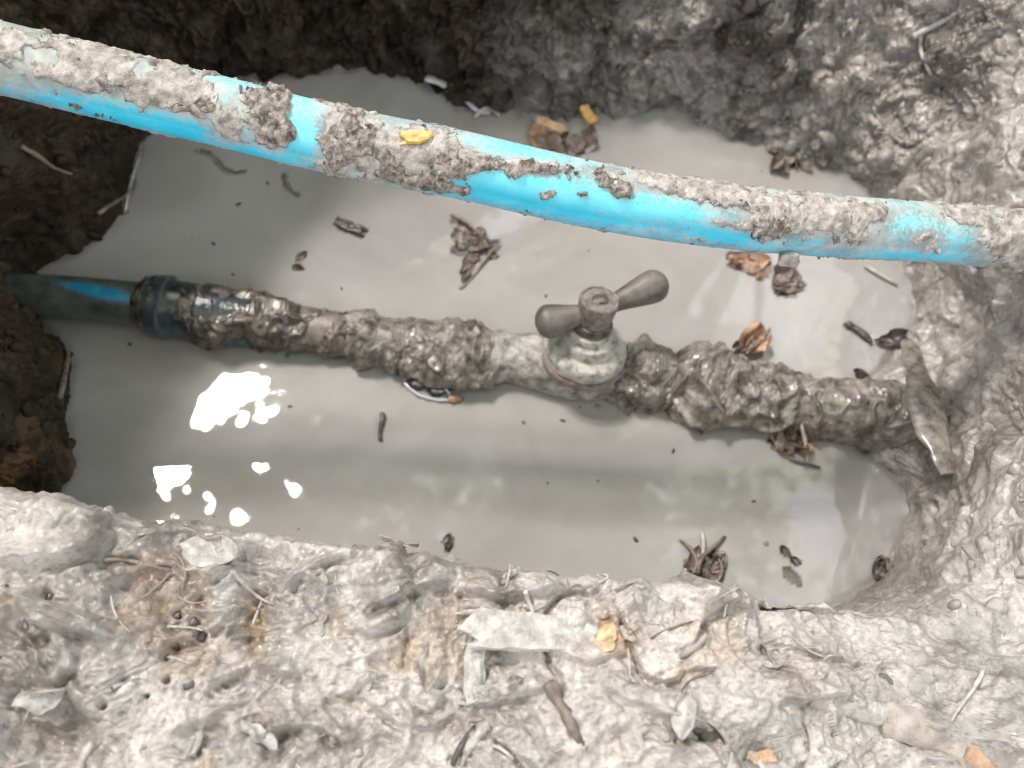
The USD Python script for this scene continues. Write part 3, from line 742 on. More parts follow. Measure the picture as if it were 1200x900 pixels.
CLEAN1 = [(160, 85, 20, 9, -.2, 1.2), (45, 62, 24, 20, .2, .9), (110, 124, 110, 13, .24, 1.5), (210, 150, 40, 12, .22, 1.2), (290, 101, 45, 7, .2, .8), (262, 116, 22, 12, .2, .9), (352, 150, 20, 42, .1, 1.2), (305, 180, 50, 7, .2, 1.0),
          (440, 160, 18, 8, -.8, .8), (520, 195, 18, 9, -.4, .7), (600, 176, 60, 9, .2, 1.2), (600, 222, 90, 22, .18, 1.4), (700, 236, 70, 26, .2, 1.0), (780, 245, 60, 16, .2, 1.3), (850, 275, 50, 9, .14, 1.0),
          (1070, 262, 34, 24, 0, .9), (1120, 280, 30, 16, 0, .8), (960, 283, 14, 7, 0, .8), (470, 222, 60, 5, .2, .6), (1060, 300, 90, 5, .02, 1.0)]
g, n = around(c1, R1, 88)
q = pixel(g); seen = facing(g, n)
mud = blot(q, MUD1) - .75 * blot(q, CLEAN1)
topness = n[..., 2]
film = np.where(seen, .60 + .10 * smooth(170, 40, q[..., 0]) + .12 * smooth(930, 1010, q[..., 0]) + .34 * np.clip(mud, -1.2, 1) + .12 * smooth(.2, 1, topness), .55) + .10 * (F(g, .03, 3, 90) - .5)
t1_, a1_, b1_ = frames(c1)
uu = np.repeat(np.arange(len(c1))[:, None] * .0006, 88, 1); vv = np.repeat(np.arange(88)[None] * (2 * math.pi * R1 / 88), len(c1), 0)
film = film + .34 * (F(np.stack([uu * .10, vv, 0 * uu], -1), .0034, 3, 95, .6) - .5)      # streaks wiped along the pipe
chalk_and_lit_top = np.clip(.10 + .62 * smooth(.15, .85, topness) + .25 * (F(g, .04, 3, 92) - .5) + .25 * blot(q, [(350, 150, 26, 50, .1, 1), (45, 62, 30, 24, .2, 1.6), (1080, 265, 60, 30, 0, 1.2), (262, 116, 26, 14, .2, 1)]), 0, 1)  # paler towards the top: sunlight painted into the plastic, with chalky patches
u_pipe = thing('blue_water_pipe', 'bright blue plastic water pipe crossing above the pool, caked with grey mud', 'pipe', c1[600])
part('pipe_wall', (g.reshape(-1, 3), tri(grid_faces(len(c1), 88, close_v=True))[:, ::-1]), PIPE_BLUE, u_pipe, attr=np.stack([np.clip(film, 0, 1), chalk_and_lit_top, 0 * film], -1).reshape(-1, 3))


def crust(c, r, sides, thickness, name, mat, parent, keep=0.0):
    """A skin of mud on a pipe: only where it is thicker than nothing."""
    g, n = around(c, r, sides)
    th = thickness(g, n)
    v = g + n * np.where(th > 0, th, -0.0012)[..., None]
    f = grid_faces(len(c), sides, close_v=True)
    live = (th.reshape(-1)[f] > keep).any(1)
    f = tri(f[live])[:, ::-1]
    from scipy.sparse import coo_matrix
    from scipy.sparse.csgraph import connected_components
    nv_ = g.shape[0] * g.shape[1]
    e = np.vstack([f[:, [0, 1]], f[:, [1, 2]]])
    lab = connected_components(coo_matrix((np.ones(len(e)), (e[:, 0], e[:, 1])), shape=(nv_, nv_)), directed=False)[1][f[:, 0]]
    ids, cnt = np.unique(lab, return_counts=True)
    small = np.isin(lab, ids[cnt < 420])
    for k in ids[cnt >= 420]:                                        # each separate patch is a part; the splashes too small to tell apart stay together
        used, inv = np.unique(f[lab == k], return_inverse=True)
        part(name, (v.reshape(-1, 3)[used], inv.reshape(-1, 3)), mat, parent, smoothing=True)
    if small.any():
        used, inv = np.unique(f[small], return_inverse=True)
        part('mud_splash', (v.reshape(-1, 3)[used], inv.reshape(-1, 3)), mat, parent, smoothing=True).SetCustomDataByKey('kind', 'stuff')


c1f = spline([at_depth(*c) for c in ctrl[1:]], 1150)


def th1(g, n):
    q = pixel(g); seen = facing(g, n)
    m = blot(q, MUD1) - .75 * blot(q, CLEAN1)
    m = np.where(seen, m, .30)
    nz = (F(g, .014, 3, 101, .6) - .5) * 1.0 + (F(g, .0042, 3, 108, .6) - .5) * 1.5
    a = m * .85 - .43 + nz * 1.2
    body = np.clip(a, 0, 1.0)
    rough = (F(g, .006, 4, 109, .65) - .40) * .0028 + lumps(g, .0075, 12)[0] * .0007 * smooth(.5, .62, F(g, .02, 2, 103)) + (N(g, .0015, 104) - .5) * .0007
    return np.where(a > 0, .0002 + .0005 * np.sqrt(body) + .7 * np.maximum(rough, -.0006) * smooth(0, .3, body), -1)


crust(c1f, R1, 128, th1, 'mud_crust', CRUST, u_pipe)


def th1b(g, n):
    q = pixel(g); seen = facing(g, n)
    m = blot(q, [(304, 120, 26, 20, .5, 1.1), (322, 160, 24, 14, 0, 1.1), (328, 135, 14, 36, 0, 1), (395, 165, 18, 42, 0, .9), (428, 160, 34, 34, .2, .7), (470, 195, 40, 18, .2, .7), (525, 182, 26, 18, .2, .8), (620, 196, 46, 9, .1, 1.1), (545, 198, 34, 10, -.3, 1),
                 (600, 205, 10, 10, 0, .8), (640, 228, 16, 7, 0, .9), (682, 228, 12, 6, 0, .7), (733, 226, 22, 10, .3, .9), (715, 212, 22, 10, .5, .8), (900, 268, 30, 14, 0, .9), (210, 118, 60, 9, .2, .8), (130, 96, 30, 8, .2, .5), (20, 60, 30, 20, .3, .4), (500, 214, 60, 5, .2, .8),
                 (880, 240, 50, 12, .1, .5), (990, 262, 26, 16, 0, .5), (800, 222, 30, 8, .1, .5), (1085, 284, 18, 12, 0, .5)])
    m = np.where(seen, m, 0)
    nz = (F(g, .0060, 4, 131, .65) - .5) * 2.2
    a = m * .95 - .62 + nz
    body = np.clip(a, 0, 1)
    return np.where(a > 0, .0008 + .0010 * np.sqrt(body) + lumps(g, .0036, 133)[0] * .0010 * smooth(0, .3, body) + (F(g, .0030, 3, 134, .6) - .45) * .0022 * smooth(0, .3, body), -1)


crust(c1f, R1, 128, th1b, 'mud_clot', CRUST_CLOT, u_pipe)

# ------------------------------------------------------------------ lower pipe with the stop tap
ctrl2 = [(-110, 336, .022), (0, 343, .020), (60, 347, .018), (175, 357, .015), (250, 369, .012), (330, 381, .009), (410, 393, .008), (500, 408, .008), (590, 418, .008), (690, 431, .007), (760, 443, .006), (860, 461, .006), (960, 478, .007),
         (1060, 488, .010), (1120, 497, .014), (1180, 505, .018)]
c2 = spline([at(*c) for c in ctrl2], 1200)
q2 = pixel(c2)


def between(x0, x1, n=None):
    c = c2[(q2[:, 0] >= x0) & (q2[:, 0] <= x1)]
    return spline(c[np.linspace(0, len(c) - 1, max(4, len(c) // 12)).astype(int)], n or max(8, len(c)))


tap = thing('tap_pipe', 'half sunken mud caked pipe with a brass stop tap standing on it', 'pipe', at(690, 431, 0))
# blue plastic inlet
ci = between(-100, 190, 260)
gi, ni = around(ci, .0128, 64); qi = pixel(gi)
fi = 1.10 - .80 * blot(qi, [(128, 345, 45, 10, .22, 1.0), (90, 336, 40, 5, .2, .6)]) + .12 * (F(gi, .02, 3, 120) - .5)
part('inlet_pipe', (gi.reshape(-1, 3), tri(grid_faces(len(ci), 64, close_v=True))[:, ::-1]), PIPE_WET_SHADED, tap, attr=np.stack([np.clip(fi, 0, 1), .05 + 0 * fi, 0 * fi], -1).reshape(-1, 3), label='wet blue plastic pipe entering from the dark wall')


def profile_tube(c, rs, sides, seed, amp=0.0, scale=.004):
    """A pipe fitting: radius given along the run as (x pixel, radius) stops."""
    q = pixel(c)[:, 0]; r = np.interp(q, [a for a, _ in rs], [b for _, b in rs])
    g, n = around(c, r, sides)
    if amp:
        g = g + n * ((F(g, scale, 3, seed) - .5) * amp)[..., None]
    m = len(c)
    v = np.vstack([g.reshape(-1, 3), c[0], c[-1]]); f = tri(grid_faces(m, sides, close_v=True))[:, ::-1]
    j = np.arange(sides); k = (j + 1) % sides
    f = np.vstack([f, np.stack([np.full(sides, m * sides), j, k], 1), np.stack([np.full(sides, m * sides + 1), (m - 1) * sides + k, (m - 1) * sides + j], 1)])
    return trimesh.Trimesh(v, f, process=False)


part('coupling', profile_tube(between(178, 300, 200), [(176, .0150), (180, .0185), (198, .0195), (200, .0178), (206, .0172), (236, .0172), (240, .0186), (262, .0186), (266, .0172), (296, .0165)], 72, 1), BLACK_PLASTIC, tap, smoothing=30)
part('collar', profile_tube(between(166, 200, 70), [(166, .0146), (172, .0170), (178, .0182), (188, .0186), (196, .0182), (202, .0172)], 72, 5, .0034), CRUST_DARK, tap, smoothing=40, label='muddy collar ring of the coupling')
part('iron_pipe', profile_tube(between(285, 1150, 500), [(285, .0135), (600, .0130), (1150, .0145)], 48, 2, .001), IRON, tap)


def muddy(name, x0, x1, rs, seed, mat, amps, n=None, sides=150):
    c = between(x0, x1, n or int((x1 - x0) * .75))
    q = pixel(c)[:, 0]; r = np.interp(q, [a for a, _ in rs], [b for _, b in rs])
    g, nn = around(c, r, sides)
    l16, a16 = lumps(g, .016, seed); l8, a8 = lumps(g, .008, seed + 1); l4, a4 = lumps(g, .0042, seed + 2)
    w = g + .006 * np.stack([N(g, .02, seed + k) - .5 for k in (5, 6, 7)], -1) * 2
    d = (F(g, .03, 3, seed + 3) - .5) * amps[0] + l16 * amps[1] * (a16 > .4) + l8 * amps[2] * (a8 > .55) + (F(w, .010, 5, seed + 4, .62) - .5) * amps[3] + ridged(w, .011, seed + 8) ** 3 * amps[4] + (N(g, .0016, seed + 9) - .5) * .0007
    end = np.minimum(smooth(0, .012, np.arange(len(c)) / len(c)), smooth(0, .012, 1 - np.arange(len(c)) / len(c)))[:, None]
    d = d * end - (1 - end) * .006
    d = d * (.45 + 1.1 * N(g, .04, seed + 11)) - .0012 * smooth(.5, .7, N(g, .035, seed + 12))
    v = g + nn * d[..., None]
    SUBMERGED.append(v.reshape(-1, 3))
    return part(name, (v.reshape(-1, 3), tri(grid_faces(len(c), sides, close_v=True))[:, ::-1]), mat, tap, smoothing=True)


muddy('mud_crust', 216, 415, [(216, .0150), (238, .0160), (262, .0165), (300, .0148), (350, .0120), (415, .0115)], 200, CRUST_DARK, (.009, .002, .0008, .0042, .0034), 240)
muddy('mud_crust', 372, 588, [(372, .0100), (405, .0120), (425, .0140), (455, .0120), (490, .0150), (530, .0195), (560, .0185), (582, .0160), (588, .0100)], 230, CRUST_WET, (.011, .0026, .0010, .0042, .0028), 260)
muddy('mud_crust', 700, 792, [(700, .0120), (716, .0160), (745, .0190), (772, .0180), (786, .0145), (792, .0110)], 260, CRUST_WET, (.008, .003, .0014, .0054, .0020), 150)
muddy('mud_crust', 780, 1140, [(780, .0110), (790, .0160), (815, .0200), (850, .0180), (880, .0165), (905, .0185), (930, .0160), (1000, .0175), (1060, .0175), (1140, .020)], 290, CRUST_WET, (.014, .0022, .0002, .0030, .0042), 420)
SUBMERGED.append(gi.reshape(-1, 3))

# valve body and its stop tap
vb = profile_tube(between(574, 722, 120), [(574, .0128), (580, .0160), (588, .0165), (596, .0148), (620, .0160), (640, .0185), (670, .0205), (695, .0198), (715, .0165), (722, .0150)], 72, 3, .0016)
part('valve_body', vb, VALVE, tap)
SUBMERGED.append(np.array(vb.vertices))
TAPBASE = at(680, 428, .012)
TOP = at(703, 350, .0645)
AX = TOP - TAPBASE; HT = np.linalg.norm(AX); AX /= HT


def lz(prof, rough=.0006, seed=0, sides=56):
    return lathe(prof, AX, TAPBASE, sides, rough, seed)


part('washer', lz([(.004, .006), (.0240, .006), (.0247, .0072), (.0248, .0088), (.0242, .0102), (.010, .0102)], .0024, 3), WASHER, tap)
part('bonnet', lz([(.012, .0105), (.0232, .0105), (.0240, .0118), (.0240, .0165), (.0232, .0185), (.0215, .0198), (.0172, .0208), (.0168, .0222), (.0166, .0262), (.0158, .0276), (.0132, .0282), (.0128, .0296), (.0126, .0318), (.0118, .0328), (.005, .0330)], .0018, 4, 72), CAP, tap, smoothing=28)
part('neck', lz([(.004, .0332), (.0108, .0332), (.0112, .0345), (.0112, .0372), (.0106, .0384), (.0086, .0392), (.0084, .046), (.0092, .0478), (.003, .048)], .0006, 5), STEM, tap, smoothing=28)
handle = part('handle_hub', lathe([(.0005, HT - .020), (.0078, HT - .020), (.0092, HT - .0165), (.0104, HT - .010), (.0109, HT - .0025), (.0106, HT - .0006), (.0100, HT), (.0093, HT - .0001), (.0088, HT - .0009), (.004, HT - .0011), (.0003, HT - .0011)], AX, TAPBASE, 56, .0004, 6), HUB, tap, smoothing=32)
HC = TAPBASE + AX * (HT - .0088)


def arm(tipx, tipy, tipz, r0, r1, seed):
    tip = at(tipx, tipy, tipz); d = tip - HC; L = np.linalg.norm(d); d /= L
    s = np.linspace(0, 1, 44)
    r = r0 + (r1 - r0) * smooth(.15, .85, s)
    e = np.clip((s * L - (L - r1)) / r1, 0, 1); r = r * np.sqrt(np.clip(1 - e ** 2.2, 0.0004, 1))
    c = HC + d * (s * L)[:, None]
    return tube(c, r, 32, .02, seed)


def child(name, mesh, mat, parent_part, smoothing=40):
    """A sub-part: given in world coordinates, stored relative to the thing its part belongs to."""
    off = np.array(UsdGeom.Xformable(parent_part).ComputeLocalToWorldTransform(Usd.TimeCode.Default()).ExtractTranslation())
    p = path_for(name, str(parent_part.GetPath()))
    return usdkit.mesh(stage, p, (np.array(mesh.vertices) - off, np.array(mesh.faces)), mat, smooth=smoothing).GetPrim()


child('handle_arm', arm(627, 381, .050, .0052, .0098, 7), BRASS, handle)
child('handle_arm', arm(781, 329, .056, .0050, .0094, 8), BRASS, handle)
child('hub_boss', blob(TOP - AX * .0006, (.0042, .0036, .0014), 21, .45, 3, (math.acos(AX[2]) * -.6, 0, .4), .7), STEM, handle)

SUNK = []                                                             # vertices of small things that float half under
# ------------------------------------------------------------------ the water: one level sheet, more see-through where it is shallow
def finish_water():
    xs = np.arange(-.335, .335, .0016); ys = np.arange(-.215, .285, .0016)
    def heights(pts):
        hi = np.full((len(xs), len(ys)), -.2)
        pts = pts[(pts[:, 2] < .0015) & (pts[:, 2] > -.1)]
        ix = np.round((pts[:, 0] - xs[0]) / .0016).astype(int); iy = np.round((pts[:, 1] - ys[0]) / .0016).astype(int)
        ok = (ix >= 0) & (ix < len(xs)) & (iy >= 0) & (iy < len(ys))
        np.maximum.at(hi, (ix[ok], iy[ok]), pts[ok, 2])
        return np.clip(-hi, 0, .03)
    depth = ndimage.gaussian_filter(heights(np.vstack([g3.reshape(-1, 3)] + SUBMERGED)), 1.0)
    if SUNK:
        depth = np.minimum(depth, heights(np.vstack(SUNK)))
    X, Y = np.meshgrid(xs, ys, indexing='ij')
    G = np.stack([X, Y, 0 * X], -1)
    op = 1 - np.exp(-depth / .0042)
    f = tri(grid_faces(len(xs), len(ys)))
    w = part('water', (G.reshape(-1, 3), f), WATER, None, attr=np.stack([op, op, op], -1).reshape(-1, 3))
    tag(w, 'still milky grey water filling the pit', None, kind='structure')

# ------------------------------------------------------------------ things floating in the pool
def pick(prim, label, cat_, group=None):
    return tag(prim, label, cat_, group)


def one(name, mesh, mat, label, category, group=None, smoothing=40):
    v = np.array(mesh.vertices)
    if v[:, 2].min() < .004 and mat is not CLEAR:
        SUNK.append(v[v[:, 2] < -.0002])
    return tag(part(name, mesh, mat, None, smoothing), label, category, group)


def many(name, pieces, label, category, group=None, smoothing=40):
    """A thing of several parts: pieces = [(part name, mesh, material)]."""
    c = np.mean([p[1].vertices.mean(0) for p in pieces], 0)
    t = thing(name, label, category, c, group)
    for n_, m_, mt in pieces:
        part(n_, m_, mt, t, smoothing)
        v = np.array(m_.vertices)
        if v[:, 2].min() < .004:
            SUNK.append(v[v[:, 2] < -.0002]) if mt is not CLEAR else None
    return t


MM = 0.00051                                                           # metres to a pixel of the photograph at the water


def px_line(pts, n=24, z=None):
    return spline([at(*p) if len(p) == 3 else at(p[0], p[1], z or 0) for p in pts], n)


def lf(x, y, L, W, spin, z=0.0, tilt=(0, 0), curl=.25, cup=.2, seed=0, ragged=.15, pointed=1.0, fold=0.0):
    return leaf(at(x, y, z), L * MM, W * MM, spin, (tilt[0], tilt[1], 1), curl, cup, seed, .0004, ragged, pointed, fold)


def clump(x, y, rx, ry, n, mats, seed, size=(22, 40), z=(-.0008, .0035), rot=0.0):
    """Torn leaves lying over each other, some edges under water."""
    r_ = np.random.RandomState(seed); out_ = []
    for k in range(n):
        a_ = r_.uniform(0, 6.28); d_ = r_.rand() ** .6
        dx, dy = rx * d_ * math.cos(a_), ry * d_ * math.sin(a_)
        X, Y = x + dx * math.cos(rot) - dy * math.sin(rot), y + dx * math.sin(rot) + dy * math.cos(rot)
        L = r_.uniform(*size)
        out_.append(('leaf', lf(X, Y, L, L * r_.uniform(.35, .75), r_.uniform(0, 6.28), r_.uniform(*z) - .0007, r_.uniform(-.35, .35, 2), r_.uniform(-.3, .4), r_.uniform(.1, .6), seed * 7 + k, .45, r_.uniform(.2, 1.0), r_.uniform(-.3, .4)), mats[k % len(mats)]))
    return out_


def stick(pts, r, seed=0, rough=.18, sides=9, z=0.0, taper=.7, n=22):
    c = px_line(pts, n, z)
    rr = r * MM * np.linspace(1, taper, n) * (1 + .25 * (N(c, .004, seed) - .5))
    rr[0] *= .6; rr[-1] *= .45
    return tube(c, rr, sides, rough, seed)


many('leaf_litter', clump(556, 290, 32, 16, 9, [LEAF_PURPLE, LEAF_PURPLE, LEAF_BROWN], 301, (14, 30), (-.001, .002), .9) + [('leaf', lf(545, 268, 46, 15, -.55, .0006, (.0, .1), .3, .5, 1, .35), LEAF_PURPLE), ('leaf', lf(566, 288, 44, 14, .35, .0002, (.12, 0), -.3, .5, 2, .4), LEAF_PURPLE),
                     ('leaf', lf(556, 300, 64, 16, 1.0, -.0006, (.0, -.05), .25, .4, 3, .4), LEAF_PURPLE), ('leaf', lf(548, 318, 40, 12, 1.25, -.0003, (.0, .06), .35, .4, 4, .3), LEAF_BROWN),
                     ('stem', stick([(528, 252, .002), (548, 262, .003), (566, 280, .002), (574, 297, .0)], 2.2, 5), ROOT_DARK), ('stem', stick([(585, 283, .003), (572, 300, .002), (556, 322, .0005), (541, 338, .0)], 2.0, 6), ROOT_DARK)],
     'crumpled purple brown leaf litter floating midway between blue pipe and tap pipe', 'leaf')
one('wood_splinter', chip(at(410, 266, .001), (36 * MM, 12 * MM, .004), -.45, seed=3), WOOD_DARK, 'dark wood splinter floating just below the blue pipe, left of the leaf litter', 'wood')
many('leaf_scrap', [('leaf', lf(353, 300, 18, 10, .8, .0006, seed=7), LEAF_BROWN), ('leaf', lf(349, 313, 16, 9, -.3, .0004, seed=8), WOOD_DARK)],
     'two tiny dark leaf scraps afloat above the left end of tap pipe', 'leaf')
many('orange_leaf', [('leaf', lf(637, 160, 44, 38, .3, .002, (.1, -.25), .3, .3, 9, .25, .4), LEAF_ORANGE), ('leaf', lf(652, 168, 34, 24, -.6, .001, (0, -.1), .3, .3, 10, .3, .5), LEAF_BROWN)],
     'orange brown leaf at the far shore just above the blue pipe', 'leaf')
one('wood_chip', chip(at(645, 147, .006), (40 * MM, 11 * MM, .004), -.42, (0, -.2, 1), 5), WOOD_TAN, 'tan wood chip resting on the orange leaf at the far shore', 'wood')
one('wood_chip', chip(at(689, 134, .004), (26 * MM, 14 * MM, .004), -1.05, (0, -.3, 1), 6), WOOD_YELLOW, 'yellow wood chip at the far shore, right of the orange leaf', 'wood')
many('pink_leaf', clump(678, 172, 24, 14, 4, [LEAF_PURPLE, LEAF_BROWN], 306, (20, 40), (.0, .003)) + [('leaf', lf(680, 170, 46, 32, .2, .002, (.2, -.2), .35, .35, 12, .2, .4), LEAF_PURPLE), ('leaf', lf(690, 160, 34, 20, 1.3, .001, (.0, -.1), .3, .3, 13, .25), LEAF_BROWN)],
     'dull pinkish leaf peeking out above the blue pipe, below the yellow chip', 'leaf')
many('hanging_leaves', clump(925, 186, 26, 18, 9, [LEAF_PURPLE, LEAF_PURPLE, LEAF_BROWN], 302, (18, 40), (.0, .008)) + [('leaf', lf(925, 178, 60, 20, 1.35, .004, (0, -.45), .2, .4, 14, .3), LEAF_PURPLE), ('leaf', lf(912, 190, 42, 16, .9, .002, (.2, -.2), .2, .4, 15, .3), LEAF_PURPLE),
                        ('leaf', lf(940, 190, 40, 16, -1.0, .002, (-.2, -.1), .2, .4, 16, .3), LEAF_BROWN), ('stem', stick([(926, 158, .012), (932, 180, .006), (934, 200, .001)], 2.4, 17), WOOD_DARK)],
     'purple brown leaves hanging into the water at the far right shore', 'leaf')
many('orange_leaf', clump(882, 308, 22, 12, 4, [LEAF_ORANGE, LEAF_ORANGE, LEAF_BROWN], 307, (18, 36), (-.001, .001)) + [('leaf', lf(878, 306, 52, 30, .15, .0006, (0, -.05), .2, .2, 18, .2, .5), LEAF_ORANGE), ('leaf', lf(895, 318, 30, 16, .9, -.0003, (0, 0), .2, .2, 19, .3), LEAF_ORANGE)],
     'orange leaf half under the right part of the blue pipe', 'leaf')
many('brown_leaf', clump(920, 328, 20, 16, 6, [LEAF_PURPLE, LEAF_BROWN], 303, (16, 34), (-.0006, .003)) + [('leaf', lf(920, 326, 44, 34, 1.2, .002, (.1, -.1), .5, .5, 20, .3, .4), LEAF_PURPLE), ('leaf', lf(926, 338, 36, 16, .1, .001, (.0, -.1), .4, .4, 21, .3), LEAF_BROWN)],
     'curled brown leaf floating beside the orange leaf under the blue pipe', 'leaf')
many('orange_leaf', clump(882, 398, 16, 12, 4, [LEAF_ORANGE, LEAF_BROWN], 308, (18, 36), (.002, .009)) + [('leaf', lf(884, 396, 40, 36, 1.3, .006, (0, -.4), .3, .3, 22, .3, .4), LEAF_ORANGE), ('leaf', lf(872, 400, 36, 14, .5, .004, (0, -.2), .3, .3, 23, .3), LEAF_BROWN), ('stem', stick([(902, 385, .004), (890, 402, .008), (868, 412, .012)], 2.0, 24), ROOT_DARK)],
     'orange leaf stuck behind the muddy tap pipe, right of the tap', 'leaf')
many('leaf_sprig', clump(932, 516, 22, 16, 7, [LEAF_BROWN, LEAF_PURPLE, LEAF_ORANGE], 304, (14, 32), (.0, .005)) + [('leaf', lf(930, 512, 46, 16, -1.1, .004, (.1, .3), .4, .4, 25, .35), LEAF_BROWN), ('leaf', lf(945, 520, 40, 14, -1.9, .003, (.1, .3), .4, .4, 26, .3), LEAF_ORANGE), ('leaf', lf(918, 520, 34, 12, -.6, .001, (.1, .1), .3, .4, 27, .3), LEAF_PURPLE),
                    ('stem', stick([(938, 497, .012), (944, 520, .006), (946, 545, .001)], 2.6, 28), ROOT), ('stem', stick([(925, 538, .001), (940, 542, .002), (962, 548, .001)], 1.8, 29), ROOT_DARK)],
     'tattered brown leaf sprig hanging below the tap pipe', 'leaf')
many('root_sprig', clump(822, 664, 24, 14, 8, [LEAF_PURPLE, LEAF_PURPLE, LEAF_BROWN], 305, (16, 34), (-.001, .003)) + [('root', stick([(812, 672, .004), (816, 655, .004), (808, 642, .002), (796, 632, .001)], 2.6, 30), ROOT_DARK), ('root', stick([(818, 672, .004), (826, 650, .004), (840, 638, .002), (850, 628, .0005)], 2.6, 31), ROOT_DARK),
                    ('root', stick([(824, 654, .003), (824, 640, .003), (823, 624, .001)], 3.2, 32), ROOT), ('leaf', lf(815, 655, 30, 14, 1.3, .002, (0, .1), .3, .4, 33, .3), LEAF_PURPLE), ('leaf', lf(838, 650, 16, 10, -.6, .002, (0, 0), .3, .4, 34, .3), WOOD_DARK),
                    ('leaf', lf(832, 670, 40, 30, .9, -.0008, (0, 0), .2, .2, 35, .3), LEAF_PURPLE), ('root', stick([(842, 655, .002), (846, 668, .002), (838, 684, .003)], 2.4, 36), ROOT_DARK)],
     'forked purple brown root sprig sticking out from the near bank into the pool', 'root')
for nm, x, y, L, W, sp, mt, lab in [('leaf_scrap', 921, 646, 15, 8, -.9, WOOD_DARK, 'upper dark leaf scrap in the bright right part of the pool'), ('leaf_scrap', 933, 657, 13, 8, -.6, WOOD_DARK, 'lower dark leaf scrap above the pale leaf in the right part of the pool'),
                                    ('pale_leaf', 928, 676, 26, 10, -.8, LEAF_PURPLE, 'faint sunken leaf under the two dark scraps near the near bank')]:
    one(nm, lf(x, y, L, W, sp, -.0010 if 'sunken' in lab else .0006, seed=int(x)), mt, lab, 'leaf')
many('leaf_scrap', [('leaf', lf(1030, 666, 26, 15, 1.2, .002, (-.1, 0), seed=40), WOOD_DARK), ('leaf', lf(1034, 656, 16, 10, .2, .002, seed=41), LEAF_BROWN)], 'black leaf scrap at the lower right shore of the pool', 'leaf')
one('leaf_scrap', lf(525, 636, 20, 9, 1.5, .0005, seed=42), WOOD_DARK, 'small dark leaf scrap beside the near bank, left of centre', 'leaf')
one('black_twig', stick([(447, 484), (448, 494), (446, 503), (447, 517)], 3.0, 43, .4, z=.0012), WOOD_DARK, 'short black twig afloat in front of the tap pipe, right of the sky reflection', 'twig')
one('dark_twig', stick([(992, 379, .001), (1004, 386, .0015), (1022, 402, .002)], 5, 44, .3), WOOD_DARK, 'dark twig afloat behind the tap pipe near the right bank', 'twig')
many('dark_leaf', [('leaf', lf(1046, 396, 36, 20, .3, .004, (-.2, 0), .4, .4, 45, .3), WOOD_DARK), ('leaf', lf(1036, 401, 24, 12, -.2, .002, (0, 0), .4, .4, 46, .3), LEAF_PURPLE)], 'black curled leaf beside the top of the bark strip', 'leaf')
one('leaf_scrap', lf(1011, 440, 26, 12, -.6, .003, (0, -.2), seed=47), WOOD_DARK, 'black leaf scrap leaning on the tap pipe left of the bark strip', 'leaf')
one('straw', stick([(1013, 311, .001), (1030, 321, .002), (1052, 333, .002)], 2.6, 48, .15), ROOT, 'white straw afloat below the right end of the blue pipe', 'straw')
one('sunken_root', stick([(232, 180), (252, 188), (266, 202), (290, 203)], 3.0, 49, .25, z=-.0026), ROOT, 'faint pale root sunk below the left part of the blue pipe', 'root')
one('sunken_root', stick([(335, 207), (338, 222), (350, 232)], 2.6, 50, .25, z=-.0024), ROOT, 'short faint root sunk right of the longer pale one', 'root')
one('reddish_seed', blob(at(533, 467, .001), (.0045, .0032, .0025), 51, .2), LEAF_ORANGE, 'reddish brown seed against the clear bubble', 'seed')
bub = many('bubble', [('dome', blob(at(490, 448, .0004), (13 * MM, 11 * MM, .0045), 52, .10, 3), CLEAR), ('dome', blob(at(512, 458, .0004), (12 * MM, 8 * MM, .0038), 53, .10, 3), CLEAR), ('rim', tube(px_line([(474, 446, .001), (482, 437, .0015), (496, 437, .0015), (506, 446, .0015), (524, 458, .0015), (528, 466, .0008), (510, 468, .0008), (488, 461, .0008), (475, 449, .001)], 50), .0013, 10, .3, 4), FILM)],
           'clear glistening bubble against the lump of mud on the tap pipe', 'bubble')
for x, y, r_, lab in [(337, 418, 3.4, 'left one of two tiny clear bubbles below the thin left part of the tap pipe'), (353, 412, 3, 'right one of two tiny clear bubbles below the thin left part of the tap pipe'),
                      (700, 476, 3, 'tiny clear bubble just below the bonnet of the tap'), (898, 637, 2.6, 'tiny bubble alone in the bright right part of the pool')]:
    one('water_bubble', blob(at(x, y, .0004), (r_ * MM,) * 2 + (r_ * MM * .8,), int(x), .03, 2), CLEAR, lab, 'bubble', 'tiny bubbles on the pool')
rs = np.random.RandomState(5)
dots = []
while len(dots) < 42:
    x, y = rs.uniform(150, 1050), rs.uniform(150, 690)
    a_, b_ = (x - 600) / 470.0, (y - 420) / 290.0
    if a_ * a_ + b_ * b_ < 1:
        r_ = rs.uniform(.5, 1.9) ** 1.3 * MM
        dots.append(blob(at(x, y, .0001), (r_ * rs.uniform(1, 1.9), r_, .0005), len(dots), .5, 1, (0, 0, rs.uniform(0, 3))))
tag(part('floating_specks', cat(dots), WOOD_DARK), 'dark specks of plant litter scattered over the pool', 'specks', None, 'stuff')
# shiny strip at the far shore
sf = px_line([(500, 92, .010), (518, 98, .009), (532, 106, .006), (546, 117, .005), (560, 129, .003), (574, 131, .002)], 46)
one('shiny_strip', tube(sf, .0034 * np.linspace(.9, .5, 46) * (1 + .5 * (N(sf, .006, 3) - .5)), 12, .25, 2, flat=.5), FILM, 'glistening silvery strip of wet film at the far shore', 'strip')
many('root_sprig', [('root', stick([(556, 138, .002), (570, 126, .004), (584, 121, .006)], 3.4, 55), ROOT), ('root', stick([(570, 126, .004), (580, 131, .003), (586, 136, .002)], 3.0, 56), ROOT)], 'pale forked root sprig at the far shore beside the shiny strip', 'root')

